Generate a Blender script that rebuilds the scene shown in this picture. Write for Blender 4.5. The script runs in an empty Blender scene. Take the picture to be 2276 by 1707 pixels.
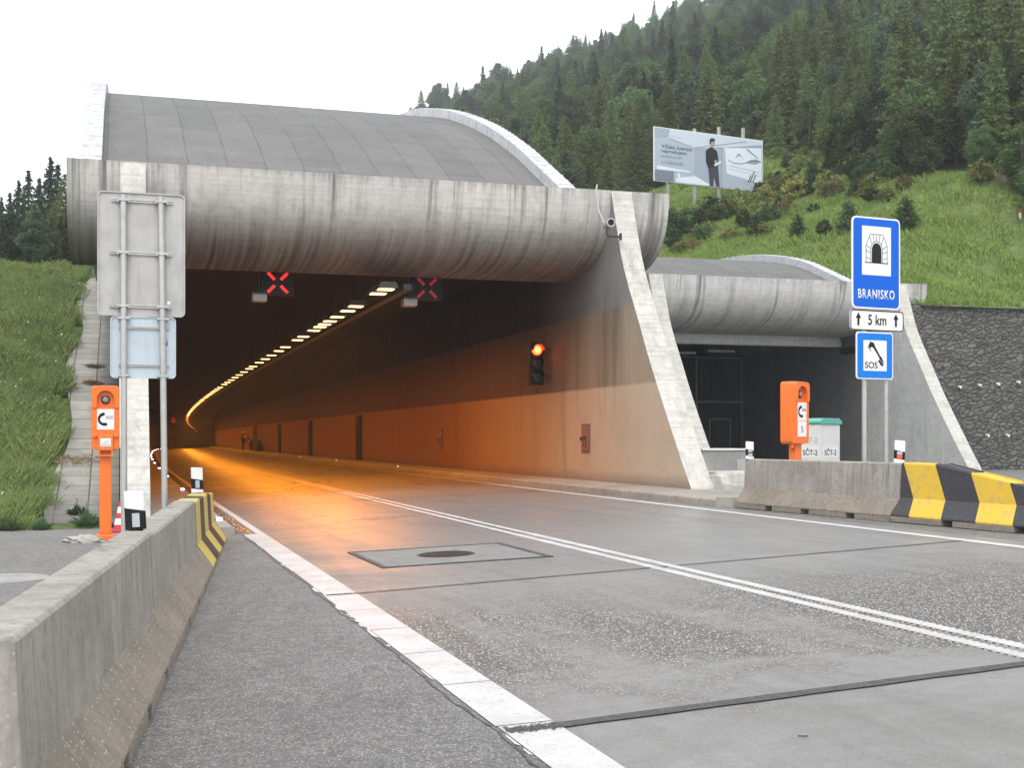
import bpy, bmesh, math, random
from mathutils import Vector, Matrix
random.seed(7)
R = math.radians
sc = bpy.context.scene
col = sc.collection
HAZE = True

# ------------------------------------------------------------------ helpers
def obj(name, me, parent=None, loc=None, rot=None):
    o = bpy.data.objects.new(name, me); col.objects.link(o)
    if parent: o.parent = parent
    if loc: o.location = loc
    if rot: o.rotation_euler = rot
    return o

def tag(o, label=None, cat=None, group=None, kind=None):
    if label: o['label'] = label
    if cat: o['category'] = cat
    if group: o['group'] = group
    if kind: o['kind'] = kind
    return o

def thing(name, label, cat, loc=(0, 0, 0), rz=0, group=None, rot=None):
    o = obj(name, None, None, loc, rot or (0, 0, rz))
    return tag(o, label, cat, group)

class MB:
    def __init__(s): s.v = []; s.f = []; s.mi = []; s.cur = 0
    def add(s, vs, fs):
        b = len(s.v); s.v += [tuple(p) for p in vs]
        for f in fs: s.f.append([b+i for i in f]); s.mi.append(s.cur)
        return s
    def box(s, x0, x1, y0, y1, z0, z1, M=None):
        vs = [(x, y, z) for x in (x0, x1) for y in (y0, y1) for z in (z0, z1)]
        if M: vs = [M @ Vector(p) for p in vs]
        return s.add(vs, [(0,1,3,2),(4,6,7,5),(0,4,5,1),(2,3,7,6),(0,2,6,4),(1,5,7,3)])
    def cbox(s, c, d, rz=0):
        M = Matrix.Translation(c) @ Matrix.Rotation(rz, 4, 'Z')
        return s.box(-d[0]/2, d[0]/2, -d[1]/2, d[1]/2, -d[2]/2, d[2]/2, M)
    def prism(s, poly, a0, a1, axis='x', M=None):
        # poly in the plane across the axis: x -> (y,z), y -> (x,z), z -> (x,y)
        def P(p, a):
            q = {'x': (a, p[0], p[1]), 'y': (p[0], a, p[1]), 'z': (p[0], p[1], a)}[axis]
            return M @ Vector(q) if M else q
        n = len(poly)
        vs = [P(p, a0) for p in poly] + [P(p, a1) for p in poly]
        fs = [tuple(range(n)), tuple(range(2*n-1, n-1, -1))]
        fs += [(i, (i+1) % n, n+(i+1) % n, n+i) for i in range(n)]
        return s.add(vs, fs)
    def tube(s, pts, r, n=10, caps=True):
        pts = [Vector(p) for p in pts]; rs = r if isinstance(r, (list, tuple)) else [r]*len(pts)
        b = len(s.v); up = None
        for i, p in enumerate(pts):
            d = (pts[min(i+1, len(pts)-1)] - pts[max(i-1, 0)]).normalized()
            if up is None or abs(up.dot(d)) > .98: up = Vector((0, 0, 1)) if abs(d.z) < .9 else Vector((1, 0, 0))
            a = d.cross(up).normalized(); c = a.cross(d)
            for k in range(n):
                t = 2*math.pi*k/n
                s.v.append(tuple(p + (a*math.cos(t) + c*math.sin(t))*rs[i]))
        for i in range(len(pts)-1):
            for k in range(n):
                s.f.append([b+i*n+k, b+i*n+(k+1) % n, b+(i+1)*n+(k+1) % n, b+(i+1)*n+k]); s.mi.append(s.cur)
        if caps:
            s.f.append([b+k for k in range(n)]); s.mi.append(s.cur)
            s.f.append([b+(len(pts)-1)*n+k for k in range(n)]); s.mi.append(s.cur)
        return s
    def lathe(s, prof, c=(0, 0, 0), n=24, M=None):
        b = len(s.v)
        for r, z in prof:
            for k in range(n):
                t = 2*math.pi*k/n; p = Vector((c[0]+r*math.cos(t), c[1]+r*math.sin(t), c[2]+z))
                s.v.append(tuple(M @ p if M else p))
        for i in range(len(prof)-1):
            for k in range(n):
                s.f.append([b+i*n+k, b+i*n+(k+1) % n, b+(i+1)*n+(k+1) % n, b+(i+1)*n+k]); s.mi.append(s.cur)
        s.f.append([b+k for k in range(n)]); s.mi.append(s.cur)
        s.f.append([b+(len(prof)-1)*n+k for k in range(n)]); s.mi.append(s.cur)
        return s
    def sweep(s, prof, st, closed=False):
        # prof (x,z) points, st (y,dx,dz) stations
        b = len(s.v); n = len(prof)
        for y, dx, dz in st:
            for x, z in prof: s.v.append((x+dx, y, z+dz))
        for i in range(len(st)-1):
            for k in range(n if closed else n-1):
                k2 = (k+1) % n
                s.f.append([b+i*n+k, b+i*n+k2, b+(i+1)*n+k2, b+(i+1)*n+k]); s.mi.append(s.cur)
        if closed:
            s.f.append([b+k for k in range(n)]); s.mi.append(s.cur)
            s.f.append([b+(len(st)-1)*n+k for k in range(n)]); s.mi.append(s.cur)
        return s
    def mesh(s, name, mats, smooth=False, fix=True):
        me = bpy.data.meshes.new(name); me.from_pydata(s.v, [], s.f)
        for m in (mats if isinstance(mats, (list, tuple)) else [mats]): me.materials.append(m)
        if len(me.materials) > 1: me.polygons.foreach_set('material_index', s.mi)
        if fix:
            bm = bmesh.new(); bm.from_mesh(me); bmesh.ops.recalc_face_normals(bm, faces=bm.faces); bm.to_mesh(me); bm.free()
        if smooth: me.polygons.foreach_set('use_smooth', [True]*len(me.polygons))
        me.update(); return me
    def build(s, name, mats, parent=None, smooth=False, bevel=0, seg=2, fix=True, loc=None, rot=None, ang=None):
        o = obj(name, s.mesh(name, mats, smooth, fix), parent, loc, rot)
        if bevel:
            m = o.modifiers.new('bevel', 'BEVEL'); m.width = bevel; m.segments = seg; m.limit_method = 'ANGLE'; m.angle_limit = R(35)
        if ang:
            o.data.set_sharp_from_angle(angle=R(ang))
        return o

def rrect(w, h, r, n=6, cx=0, cy=0):
    pts = []
    for sx, sy, a0 in ((1, 1, 0), (-1, 1, 90), (-1, -1, 180), (1, -1, 270)):
        for k in range(n+1):
            a = R(a0 + 90*k/n)
            pts.append((cx+sx*(w/2-r)+r*math.cos(a), cy+sy*(h/2-r)+r*math.sin(a)))
    return pts

def text(txt, name, mat, parent, w, h, loc, rot=(R(90), 0, 0), thick=.002, bold=0, sp=1.0):
    cu = bpy.data.curves.new(name, 'FONT'); cu.body = txt; cu.size = 1; cu.offset = bold; cu.resolution_u = 4; cu.space_character = sp
    t = bpy.data.objects.new(name, cu); col.objects.link(t)
    dg = bpy.context.evaluated_depsgraph_get(); dg.update()
    me = bpy.data.meshes.new_from_object(t.evaluated_get(dg)); bpy.data.objects.remove(t)
    xs = [v.co.x for v in me.vertices]; ys = [v.co.y for v in me.vertices]
    cx, cy = (min(xs)+max(xs))/2, (min(ys)+max(ys))/2
    fx = w/(max(xs)-min(xs)); fy = h/(max(ys)-min(ys)) if h else fx
    bm = bmesh.new(); bm.from_mesh(me)
    for v in bm.verts: v.co = Vector(((v.co.x-cx)*fx, (v.co.y-cy)*fy, 0))
    g = bmesh.ops.extrude_face_region(bm, geom=list(bm.faces))
    for e in g['geom']:
        if isinstance(e, bmesh.types.BMVert): e.co.z += thick
    bm.to_mesh(me); bm.free(); me.materials.clear(); me.materials.append(mat)
    me.name = name
    return obj(name, me, parent, loc, rot)

# ------------------------------------------------------------------ materials
class NT:
    def __init__(s, name):
        s.m = bpy.data.materials.new(name); s.m.use_nodes = True; s.t = s.m.node_tree
        s.t.nodes.clear(); s.out = s.n('ShaderNodeOutputMaterial')
    def n(s, t, **kw):
        nd = s.t.nodes.new(t)
        for k, v in kw.items(): setattr(nd, k, v)
        return nd
    def l(s, a, b): s.t.links.new(a, b)
    def inp(s, nd, i, v):
        if v is None: return
        if hasattr(v, 'is_output') or isinstance(v, bpy.types.NodeSocket): s.l(v, nd.inputs[i])
        else:
            if isinstance(v, tuple) and len(v) == 3 and nd.inputs[i].type == 'RGBA': v = v+(1,)
            nd.inputs[i].default_value = v
    def math(s, op, a, b=None, c=None, clamp=False):
        nd = s.n('ShaderNodeMath', operation=op, use_clamp=clamp)
        for i, v in enumerate((a, b, c)): s.inp(nd, i, v)
        return nd.outputs[0]
    def mix(s, f, a, b, mode='MIX'):
        nd = s.n('ShaderNodeMix', data_type='RGBA', blend_type=mode)
        s.inp(nd, 0, f); s.inp(nd, 6, a); s.inp(nd, 7, b)
        return nd.outputs[2]
    def pos(s): return s.n('ShaderNodeNewGeometry').outputs['Position']
    def loc(s): return s.n('ShaderNodeTexCoord').outputs['Object']
    def sep(s, v):
        nd = s.n('ShaderNodeSeparateXYZ'); s.l(v, nd.inputs[0]); return nd.outputs
    def comb(s, x, y, z):
        nd = s.n('ShaderNodeCombineXYZ')
        for i, v in enumerate((x, y, z)): s.inp(nd, i, v)
        return nd.outputs[0]
    def map(s, v, sc_=(1, 1, 1), rot=(0, 0, 0), lo=(0, 0, 0)):
        nd = s.n('ShaderNodeMapping'); s.l(v, nd.inputs[0])
        nd.inputs['Scale'].default_value = sc_; nd.inputs['Rotation'].default_value = rot; nd.inputs['Location'].default_value = lo
        return nd.outputs[0]
    def noise(s, v, scale, detail=4, rough=.6, dist=0):
        nd = s.n('ShaderNodeTexNoise'); s.l(v, nd.inputs['Vector'])
        nd.inputs['Scale'].default_value = scale; nd.inputs['Detail'].default_value = detail
        nd.inputs['Roughness'].default_value = rough; nd.inputs['Distortion'].default_value = dist
        return nd.outputs[0]
    def rng(s, v, a, b, c=0, d=1):
        nd = s.n('ShaderNodeMapRange'); s.inp(nd, 0, v)
        for i, x in zip((1, 2, 3, 4), (a, b, c, d)): nd.inputs[i].default_value = x
        return nd.outputs[0]
    def bump(s, h, st=.3, d=.02, nrm=None):
        nd = s.n('ShaderNodeBump'); s.l(h, nd.inputs['Height'])
        s.inp(nd, 'Strength', st); nd.inputs['Distance'].default_value = d
        if nrm is not None: s.l(nrm, nd.inputs['Normal'])
        return nd.outputs[0]
    def bsdf(s, base, rough=.8, spec=.5, metal=0, bump=None, **kw):
        nd = s.n('ShaderNodeBsdfPrincipled')
        s.inp(nd, 'Base Color', base); s.inp(nd, 'Roughness', rough); s.inp(nd, 'Specular IOR Level', spec); s.inp(nd, 'Metallic', metal)
        for k, v in kw.items(): s.inp(nd, k, v)
        if bump is not None: s.l(bump, nd.inputs['Normal'])
        s.l(nd.outputs[0], s.out.inputs[0]); return nd

def C(*a): return a if len(a) == 3 else (a[0], a[0], a[0])

def mat_paint(name, colr, rough=.45, dirt=.12, metal=0, scale=8, spec=.5):
    t = NT(name); p = t.loc()
    n1 = t.noise(p, scale, 5, .65); n2 = t.noise(t.map(p, (14, 14, 1.2)), 1.0, 4)
    f = t.math('MULTIPLY', t.rng(n1, .45, .75), dirt*1.6)
    f2 = t.math('MULTIPLY', t.rng(n2, .5, .8), dirt)
    c1 = t.mix(f, colr, tuple(x*.45+.03 for x in colr)); c2 = t.mix(f2, c1, C(.12, .11, .09))
    t.bsdf(c2, t.rng(n1, .3, .8, rough*.8, min(1, rough*1.35)), spec, metal, bump=t.bump(n1, .06, .004))
    return t.m

def mat_flat(name, colr, rough=.5, metal=0):
    t = NT(name); n1 = t.noise(t.loc(), 30, 3)
    t.bsdf(t.mix(t.rng(n1, .3, .7), tuple(x*.88 for x in colr), colr), rough, .5 if max(colr) > .1 and colr[2] < .59 else .2, metal); return t.m

def mat_emit(name, colr, st, base=(.02, .02, .02)):
    t = NT(name); t.bsdf(base, .4, **{'Emission Color': colr, 'Emission Strength': st}); return t.m

def mat_concrete(name, a=(.40, .39, .36), b=(.27, .265, .25), streak=.5, xz=False, local=False, board=.25, stain=None, scale=1.0, aggregate=0, rough=.85):
    t = NT(name); p = t.loc() if local else t.pos()
    big = t.noise(p, .7*scale, 6, .65); mid = t.noise(p, 5*scale, 6, .7); fine = t.noise(p, 60*scale, 4, .7)
    c = t.mix(t.rng(big, .35, .68), a, b)
    c = t.mix(t.math('MULTIPLY', t.rng(mid, .45, .75), .5), c, tuple(x*.55 for x in b))
    if xz: q = t.sep(p); p_ = t.comb(q[0], 0.0, q[2])
    else: p_ = p
    sp = t.map(p_, (2.6*scale, 2.6*scale, .10*scale)); st = t.noise(sp, 1.0, 7, .72, 0)
    msk = t.rng(t.noise(t.map(p_, (.45, .45, .35), lo=(2, 0, 9)), 1.0, 4, .6), .36, .62, .12, 1)
    sf = t.math('MULTIPLY', t.math('MULTIPLY', t.rng(st, .50, .72), streak), msk)
    c = t.mix(sf, c, C(.055, .053, .047))
    sp2 = t.map(p_, (9*scale, 9*scale, .35*scale), lo=(3, 7, 0)); st2 = t.noise(sp2, 1.0, 5, .6)
    c = t.mix(t.math('MULTIPLY', t.math('MULTIPLY', t.rng(st2, .58, .70), streak*.45), msk), c, C(.09, .085, .075))
    if xz:
        dn = t.noise(t.comb(t.math('MULTIPLY', q[0], 2.1), 4.0, t.math('MULTIPLY', q[2], .10)), 1.0, 3, .75); dn2 = t.noise(p_, 3, 4, .7)
        dl = t.math('MULTIPLY', t.rng(dn, .555, .645), t.rng(t.math('ADD', q[2], t.math('MULTIPLY', dn2, 1.8)), 6.2, 8.0, .35, 1.0))
        c = t.mix(t.math('MULTIPLY', dl, .82), c, C(.075, .073, .066))
        tp = t.rng(t.math('ADD', q[2], t.math('MULTIPLY', t.math('SUBTRACT', dn2, .5), .7)), 7.0, 7.3, 0, .5)
        c = t.mix(t.math('MULTIPLY', tp, t.rng(st2, .45, .6)), c, C(.11, .10, .09))
    light = t.noise(t.map(p_, (5*scale, 5*scale, .35*scale), lo=(11, 2, 5)), 1.0, 4, .6)
    c = t.mix(t.math('MULTIPLY', t.rng(light, .55, .75), .35), c, tuple(min(1, x*1.35) for x in a))
    h = t.math('ADD', t.math('MULTIPLY', fine, .4), mid)
    if board:
        z = t.sep(p)[2]
        bd = t.noise(t.comb(t.math('MULTIPLY', t.sep(p)[0], .15), t.math('MULTIPLY', t.sep(p)[1], .15), t.math('MULTIPLY', z, 9)), 1.6, 3, .5)
        c = t.mix(t.math('MULTIPLY', t.rng(bd, .5, .62), board), c, tuple(x*.6 for x in b))
        h = t.math('ADD', h, t.math('MULTIPLY', bd, .8))
    if stain:   # grime patches between two heights, carried by ragged drips
        z = t.sep(p)[2]
        zn = t.math('ADD', z, t.math('MULTIPLY', t.math('SUBTRACT', st, .5), 1.6))
        f = t.rng(zn, stain[0], stain[1], stain[2], 0)
        c = t.mix(t.math('MULTIPLY', f, t.rng(st2, .3, .6, .55, 1)), c, C(.05, .047, .040))
    if aggregate:
        vo = t.n('ShaderNodeTexVoronoi'); t.l(p, vo.inputs['Vector']); vo.inputs['Scale'].default_value = 42
        f = t.math('MULTIPLY', t.math('MULTIPLY', t.rng(vo.outputs['Distance'], .18, .34, 1, 0), t.rng(t.sep(vo.outputs['Color'])[0], .5, .7)), t.rng(mid, .40, .58, 0, aggregate), clamp=True)
        c = t.mix(f, c, C(.5, .47, .42))
    t.bsdf(c, rough, .4, bump=t.bump(h, .35, .012)); return t.m

M = {}
M['fascia'] = mat_concrete('fascia_concrete', (.58, .565, .53), (.46, .445, .42), 1.0, xz=True, board=.16, stain=(5.5, 6.45, .95))
M['fascia_right'] = mat_concrete('fascia_concrete_pale', (.56, .555, .53), (.47, .46, .44), .85, xz=True, board=.15, stain=(5.3, 6.0, .35))
M['pier'] = mat_concrete('pier_concrete', (.56, .545, .50), (.44, .43, .39), .6, board=.3, scale=1.3)
M['concrete'] = mat_concrete('grey_concrete', (.36, .355, .34), (.26, .26, .25), .35, board=.1)
M['slab'] = mat_concrete('slab_concrete', (.42, .41, .37), (.30, .29, .27), .2, board=0)
M['barrier'] = mat_concrete('barrier_concrete', (.37, .35, .31), (.24, .222, .195), 1.0, local=True, board=0, scale=3.0, aggregate=.8)
M['kerb'] = mat_concrete('kerb_concrete', (.36, .34, .30), (.24, .23, .21), .3, board=0, scale=1.6)
M['dark_concrete'] = mat_concrete('blackish_concrete', (.016, .015, .014), (.010, .010, .010), .1, board=0)  # near-black tone for the road bore's left wall and ceiling
M['dim_wall'] = mat_concrete('unlit_tunnel_concrete', (.20, .20, .198), (.15, .15, .148), .2, board=.1)  # darker copy of the side wall, the bore's shade put into its tone
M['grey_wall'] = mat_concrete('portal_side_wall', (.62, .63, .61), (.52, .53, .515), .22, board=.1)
M['white'] = mat_paint('white_paint', (.78, .78, .76), .5, .15)
M['plate_white'] = mat_flat('white_plate', (.78, .78, .78), .35)
M['black'] = mat_flat('black_plastic', (.012, .012, .013), .45)
M['orange'] = mat_paint('orange_plastic', (.80, .165, .018), .38, .12)
M['blue'] = mat_flat('blue_sign_foil', (.004, .115, .60), .6)
M['blue_light'] = mat_flat('light_blue_sign_foil', (.006, .19, .66), .6)
M['galv'] = mat_paint('galvanised_steel', (.46, .46, .44), .45, .2, .55)
M['sign_back'] = mat_paint('aluminium_sign_back', (.43, .42, .41), .6, .22, .2, scale=4)
M['sign_back_blue'] = mat_paint('pale_blue_sign_back', (.46, .53, .58), .5, .12, .15, scale=4)
M['teal'] = mat_paint('teal_lid', (.10, .42, .36), .4, .15)
M['cabinet'] = mat_paint('cabinet_plastic', (.66, .66, .64), .5, .1)
M['red_paint'] = mat_flat('red_band', (.55, .03, .04), .5)
M['reflector'] = mat_flat('reflector_grey', (.42, .45, .48), .25)
M['reflector_orange'] = mat_flat('orange_reflector', (.75, .10, .02), .3)
M['steel_dark'] = mat_paint('dark_steel', (.05, .048, .045), .5, .3, .4)
M['gate'] = mat_paint('gate_steel', (.20, .205, .21), .5, .2, .5)
M['rust_panel'] = mat_paint('red_brown_panel', (.17, .10, .08), .8, .2, spec=.1)
M['flash'] = mat_paint('roof_flashing', (.58, .59, .61), .5, .45, .1, scale=3)
M['lamp'] = mat_emit('sodium_lamp', (1, .58, .20), 5)
M['lamp_far'] = mat_emit('sodium_lamp_dim', (1, .28, .05), 2.2)
M['led_white'] = mat_emit('white_marker_led', (.85, .8, 1), 14)
M['led_dim'] = mat_emit('dim_marker_led', (1, .75, .5), 1.6)
M['led_red'] = mat_emit('red_led', (1, .02, .015), 3.2)
M['led_red_dim'] = mat_emit('red_led_dim', (1, .03, .04), .6)
M['red_lens'] = mat_emit('red_lens', (1, .035, .005), 12)
M['lamp_core'] = mat_emit('red_lamp_core', (1, .05, .008), 45)
M['green_lens'] = mat_flat('green_lens_off', (.01, .06, .05), .15)
M['amber_lens'] = mat_flat('amber_lens_off', (.05, .03, .01), .15)
M['skin'] = mat_flat('skin', (.45, .25, .18), .6)
M['cloth_dark'] = mat_flat('dark_cloth', (.03, .03, .04), .9)
M['cloth_orange'] = mat_flat('orange_cloth', (.7, .2, .04), .9)
M['cloth_pale'] = mat_flat('pale_stripe', (.6, .6, .55), .6)
M['bark'] = mat_paint('bark', (.10, .075, .055), .9, .3)
M['paper_sticker'] = mat_flat('violet_sticker', (.12, .09, .45), .5)
M['glass_lens'] = mat_flat('lens_grey', (.22, .24, .25), .12)
M['text_grey'] = mat_flat('grey_lettering', (.07, .08, .09), .5)
M['text_pale'] = mat_flat('pale_lettering', (.22, .24, .27), .5)
M['straw'] = mat_flat('dry_straw', (.22, .14, .07), .95)

def leaf_mat(name, a, b, trans=.25):
    t = NT(name); oi = t.n('ShaderNodeObjectInfo').outputs['Random']
    n1 = t.noise(t.loc(), .9, 3); n2 = t.noise(t.loc(), 9, 2)
    f = t.math('ADD', t.math('MULTIPLY', t.rng(n1, .3, .7), .45), t.math('MULTIPLY', n2, .3))
    c = t.mix(f, a, b)
    hs = t.n('ShaderNodeHueSaturation'); t.l(c, hs.inputs['Color'])
    t.l(t.rng(oi, 0, 1, .47, .525), hs.inputs['Hue']); t.l(t.rng(oi, 0, 1, .52, 1.25), hs.inputs['Value'])
    hs.inputs['Saturation'].default_value = .9
    d = t.n('ShaderNodeBsdfDiffuse'); t.l(hs.outputs[0], d.inputs[0])
    tr = t.n('ShaderNodeBsdfTranslucent'); t.l(hs.outputs[0], tr.inputs[0])
    mx = t.n('ShaderNodeMixShader'); mx.inputs[0].default_value = trans
    t.l(d.outputs[0], mx.inputs[1]); t.l(tr.outputs[0], mx.inputs[2]); t.l(mx.outputs[0], t.out.inputs[0])
    return t.m
M['spruce'] = leaf_mat('spruce_needles', (.042, .074, .036), (.095, .140, .06))
M['larch'] = leaf_mat('larch_needles', (.105, .145, .045), (.215, .265, .085))
M['broad'] = leaf_mat('broad_leaves', (.082, .135, .045), (.18, .25, .078))
M['pine'] = leaf_mat('pine_needles', (.068, .100, .056), (.14, .18, .095))
M['bush'] = leaf_mat('bush_leaves', (.062, .105, .038), (.13, .195, .068))
M['bush_yellow'] = leaf_mat('yellowing_leaves', (.18, .23, .06), (.32, .33, .08))
M['bush_red'] = leaf_mat('rusty_leaves', (.20, .20, .06), (.34, .27, .07))

M['bankweed'] = leaf_mat('bank_weed_leaves', (.075, .14, .06), (.17, .25, .09))
def mat_ground():
    t = NT('grass_ground'); p = t.pos()
    a = t.noise(p, .25, 6, .65); b = t.noise(p, 3, 5, .7); d = t.noise(p, 14, 4, .7)
    c = t.mix(t.rng(a, .35, .65), C(.12, .18, .055), C(.19, .24, .08))
    c = t.mix(t.rng(b, .42, .72), c, C(.06, .11, .03))
    c = t.mix(t.math('MULTIPLY', t.rng(d, .5, .75), .5), c, C(.22, .24, .09))
    t.bsdf(c, .95, .2, bump=t.bump(d, .8, .12)); return t.m
M['turf'] = mat_ground()

def mat_forestfloor():
    t = NT('forest_floor'); n = t.noise(t.pos(), .8, 5)
    t.bsdf(t.mix(n, C(.02, .03, .012), C(.05, .06, .02)), .95, .1); return t.m
M['floor'] = mat_forestfloor()

def mat_blade(name, a, b, c_):
    t = NT(name); p = t.pos()
    n = t.noise(p, .45, 5, .65); n2 = t.noise(p, 5, 3)
    c = t.mix(t.rng(n, .35, .65), a, b); c = t.mix(t.math('MULTIPLY', t.rng(n2, .5, .7), .55), c, c_); n3 = t.noise(t.map(p, (1, 1, .3)), 23, 2); c = t.mix(t.rng(n3, .5, .8, 0, .7), c, tuple(min(1, q*1.9) for q in b)); c = t.mix(t.rng(n3, .5, .3, 0, .6), c, tuple(q*.45 for q in c_))
    d = t.n('ShaderNodeBsdfDiffuse'); t.l(c, d.inputs[0]); tr = t.n('ShaderNodeBsdfTranslucent'); t.l(c, tr.inputs[0])
    mx = t.n('ShaderNodeMixShader'); mx.inputs[0].default_value = .3
    t.l(d.outputs[0], mx.inputs[1]); t.l(tr.outputs[0], mx.inputs[2]); t.l(mx.outputs[0], t.out.inputs[0]); return t.m
M['blade'] = mat_blade('meadow_blades', C(.18, .255, .095), C(.27, .32, .115), C(.135, .20, .11))
M['blade_far'] = mat_blade('slope_blades', C(.19, .295, .075), C(.29, .37, .11), C(.165, .22, .08))

def mat_road():
    t = NT('wet_road_concrete'); p = t.pos(); xyz = t.sep(p)
    lane = t.noise(t.map(p, (1.6, .16, 1)), 1.0, 6, .65, .5)      # long wheel tracks and drying bands
    blot = t.noise(t.map(p, (.5, .8, 1), lo=(4, 2, 0)), 1.0, 6, .65, .8)
    mid = t.noise(p, 6, 6, .75); fine = t.noise(p, 75, 4, .8); skid = t.noise(t.map(p, (7, .35, 1), lo=(1, 9, 0)), 1.0, 5, .6)
    c = t.mix(t.rng(blot, .35, .65), C(.245, .24, .234), C(.19, .185, .178))
    c = t.mix(t.rng(lane, .48, .68, 0, .5), c, C(.12, .113, .104))
    c = t.mix(t.rng(mid, .5, .75, 0, .5), c, C(.12, .11, .10))
    c = t.mix(t.rng(skid, .60, .74, 0, .45), c, C(.09, .085, .08))
    c = t.mix(t.rng(fine, .50, .66, 0, .55), c, C(.10, .097, .093))
    c = t.mix(t.rng(fine, .46, .34, 0, .40), c, C(.36, .35, .335))
    # aggregate exposed where the surface has worn through
    yy = t.math('ADD', xyz[1], t.math('MULTIPLY', t.math('SUBTRACT', blot, .5), 4.5))
    ex = t.math('MULTIPLY', t.rng(yy, 6.5, 7.6), t.rng(yy, 11.6, 9.6))
    ex = t.math('MULTIPLY', ex, t.rng(t.math('ADD', lane, t.math('MULTIPLY', mid, .5)), .52, .78))
    vo = t.n('ShaderNodeTexVoronoi'); t.l(p, vo.inputs['Vector']); vo.inputs['Scale'].default_value = 52
    pick = t.sep(vo.outputs['Color'])[0]
    chip = t.math('MULTIPLY', t.rng(vo.outputs['Distance'], .30, .42, 1, 0), t.rng(pick, .42, .75))
    c = t.mix(ex, c, t.mix(chip, C(.095, .088, .078), C(.74, .71, .67)))
    wet = t.rng(t.math('ADD', t.math('MULTIPLY', blot, .6), t.math('MULTIPLY', lane, .4)), .40, .62, .23, .42)
    dry = t.rng(xyz[1], 8, 20, .25, .04)
    ro = t.math('ADD', wet, dry)
    h = t.math('ADD', t.math('MULTIPLY', fine, .5), t.math('MULTIPLY', t.math('MULTIPLY', chip, ex), 1.2))
    t.bsdf(c, ro, .5, bump=t.bump(h, t.rng(xyz[1], 8, 18, .3, .05), .005)); return t.m
M['road'] = mat_road()

def mat_asphalt(name, a, b, speck, rough=.8):
    t = NT(name); p = t.pos()
    big = t.noise(p, .8, 5, .6); fine = t.noise(p, 48, 5, .85); mid = t.noise(p, 9, 6, .8)
    c = t.mix(t.rng(big, .3, .7), a, b); c = t.mix(t.rng(mid, .42, .60, 0, .6), c, tuple(x*.5 for x in b)); bl = t.noise(t.map(p, (1.3, .5, 1)), 2.2, 6, .7); c = t.mix(t.rng(bl, .5, .7, 0, .45), c, tuple(x*.55 for x in b))
    c = t.mix(t.rng(fine, .46, .58, 0, .95), c, tuple(x*.28 for x in a))
    vo = t.n('ShaderNodeTexVoronoi'); t.l(p, vo.inputs['Vector']); vo.inputs['Scale'].default_value = 60
    f = t.math('MULTIPLY', t.rng(vo.outputs['Distance'], .2, .36, 1, 0), t.rng(t.sep(vo.outputs['Color'])[1], .55, .8, 0, .75))
    c = t.mix(f, c, speck)
    h = t.math('ADD', fine, t.math('MULTIPLY', mid, .3))
    t.bsdf(c, rough, .5, bump=t.bump(h, .9, .012)); return t.m
M['asphalt'] = mat_asphalt('coarse_asphalt', C(.30, .292, .285), C(.22, .214, .208), C(.72, .70, .68), .78)
M['tar'] = mat_asphalt('tar_seal', C(.115, .118, .124), C(.085, .088, .094), C(.26, .26, .26), .55)

def mat_line(name, wear):
    t = NT(name); p = t.pos()
    n = t.noise(p, 22, 6, .8); n2 = t.noise(p, 3, 4, .6)
    n4 = t.noise(p, 60, 3, .8)
    c = t.mix(t.rng(n2, .35, .7), C(.60, .59, .585), C(.47, .46, .45)); c = t.mix(t.rng(n4, .5, .68, 0, wear*.6), c, C(.26, .25, .24))
    c = t.mix(t.rng(n, .56, .68, 0, wear), c, C(.20, .19, .18))
    t.bsdf(c, .5, .5, bump=t.bump(n, .4, .006)); return t.m
M['line'] = mat_line('worn_line_paint', .8)
M['line2'] = mat_line('profiled_line_paint', .35)

def mat_roof():
    t = NT('roof_felt'); p = t.pos(); x, y, z = t.sep(p)
    wv = t.math('MULTIPLY', t.math('SUBTRACT', t.noise(p, .9, 4), .5), .12); v = t.comb(y, t.math('ADD', t.math('ADD', x, 0.3), wv), 0.0)
    br = t.n('ShaderNodeTexBrick'); t.l(v, br.inputs['Vector']); br.offset = .37
    br.inputs['Scale'].default_value = 1; br.inputs['Brick Width'].default_value = 4.6; br.inputs['Row Height'].default_value = .93
    br.inputs['Mortar Size'].default_value = .016; br.inputs['Mortar Smooth'].default_value = .3
    br.inputs['Color1'].default_value = (.125, .123, .121, 1); br.inputs['Color2'].default_value = (.155, .152, .149, 1); br.inputs['Mortar'].default_value = (.07, .068, .066, 1)
    n = t.noise(p, 1.2, 6, .65); n2 = t.noise(t.map(p, (4, 1, 1)), 5, 5, .7)
    c = t.mix(t.math('MULTIPLY', t.rng(n, .35, .7), .35), br.outputs['Color'], C(.25, .248, .24))
    n3 = t.noise(t.map(p, (12, 1, 1)), 3, 6, .8); c = t.mix(t.rng(n3, .45, .65, 0, .5), c, C(.12, .118, .115))
    c = t.mix(t.math('MULTIPLY', t.rng(n2, .5, .7), .5), c, C(.09, .089, .087))
    t.bsdf(c, .85, .3, bump=t.bump(t.math('ADD', br.outputs['Fac'], t.math('MULTIPLY', n2, .3)), .25, .02)); return t.m
M['roof'] = mat_roof()

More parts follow.
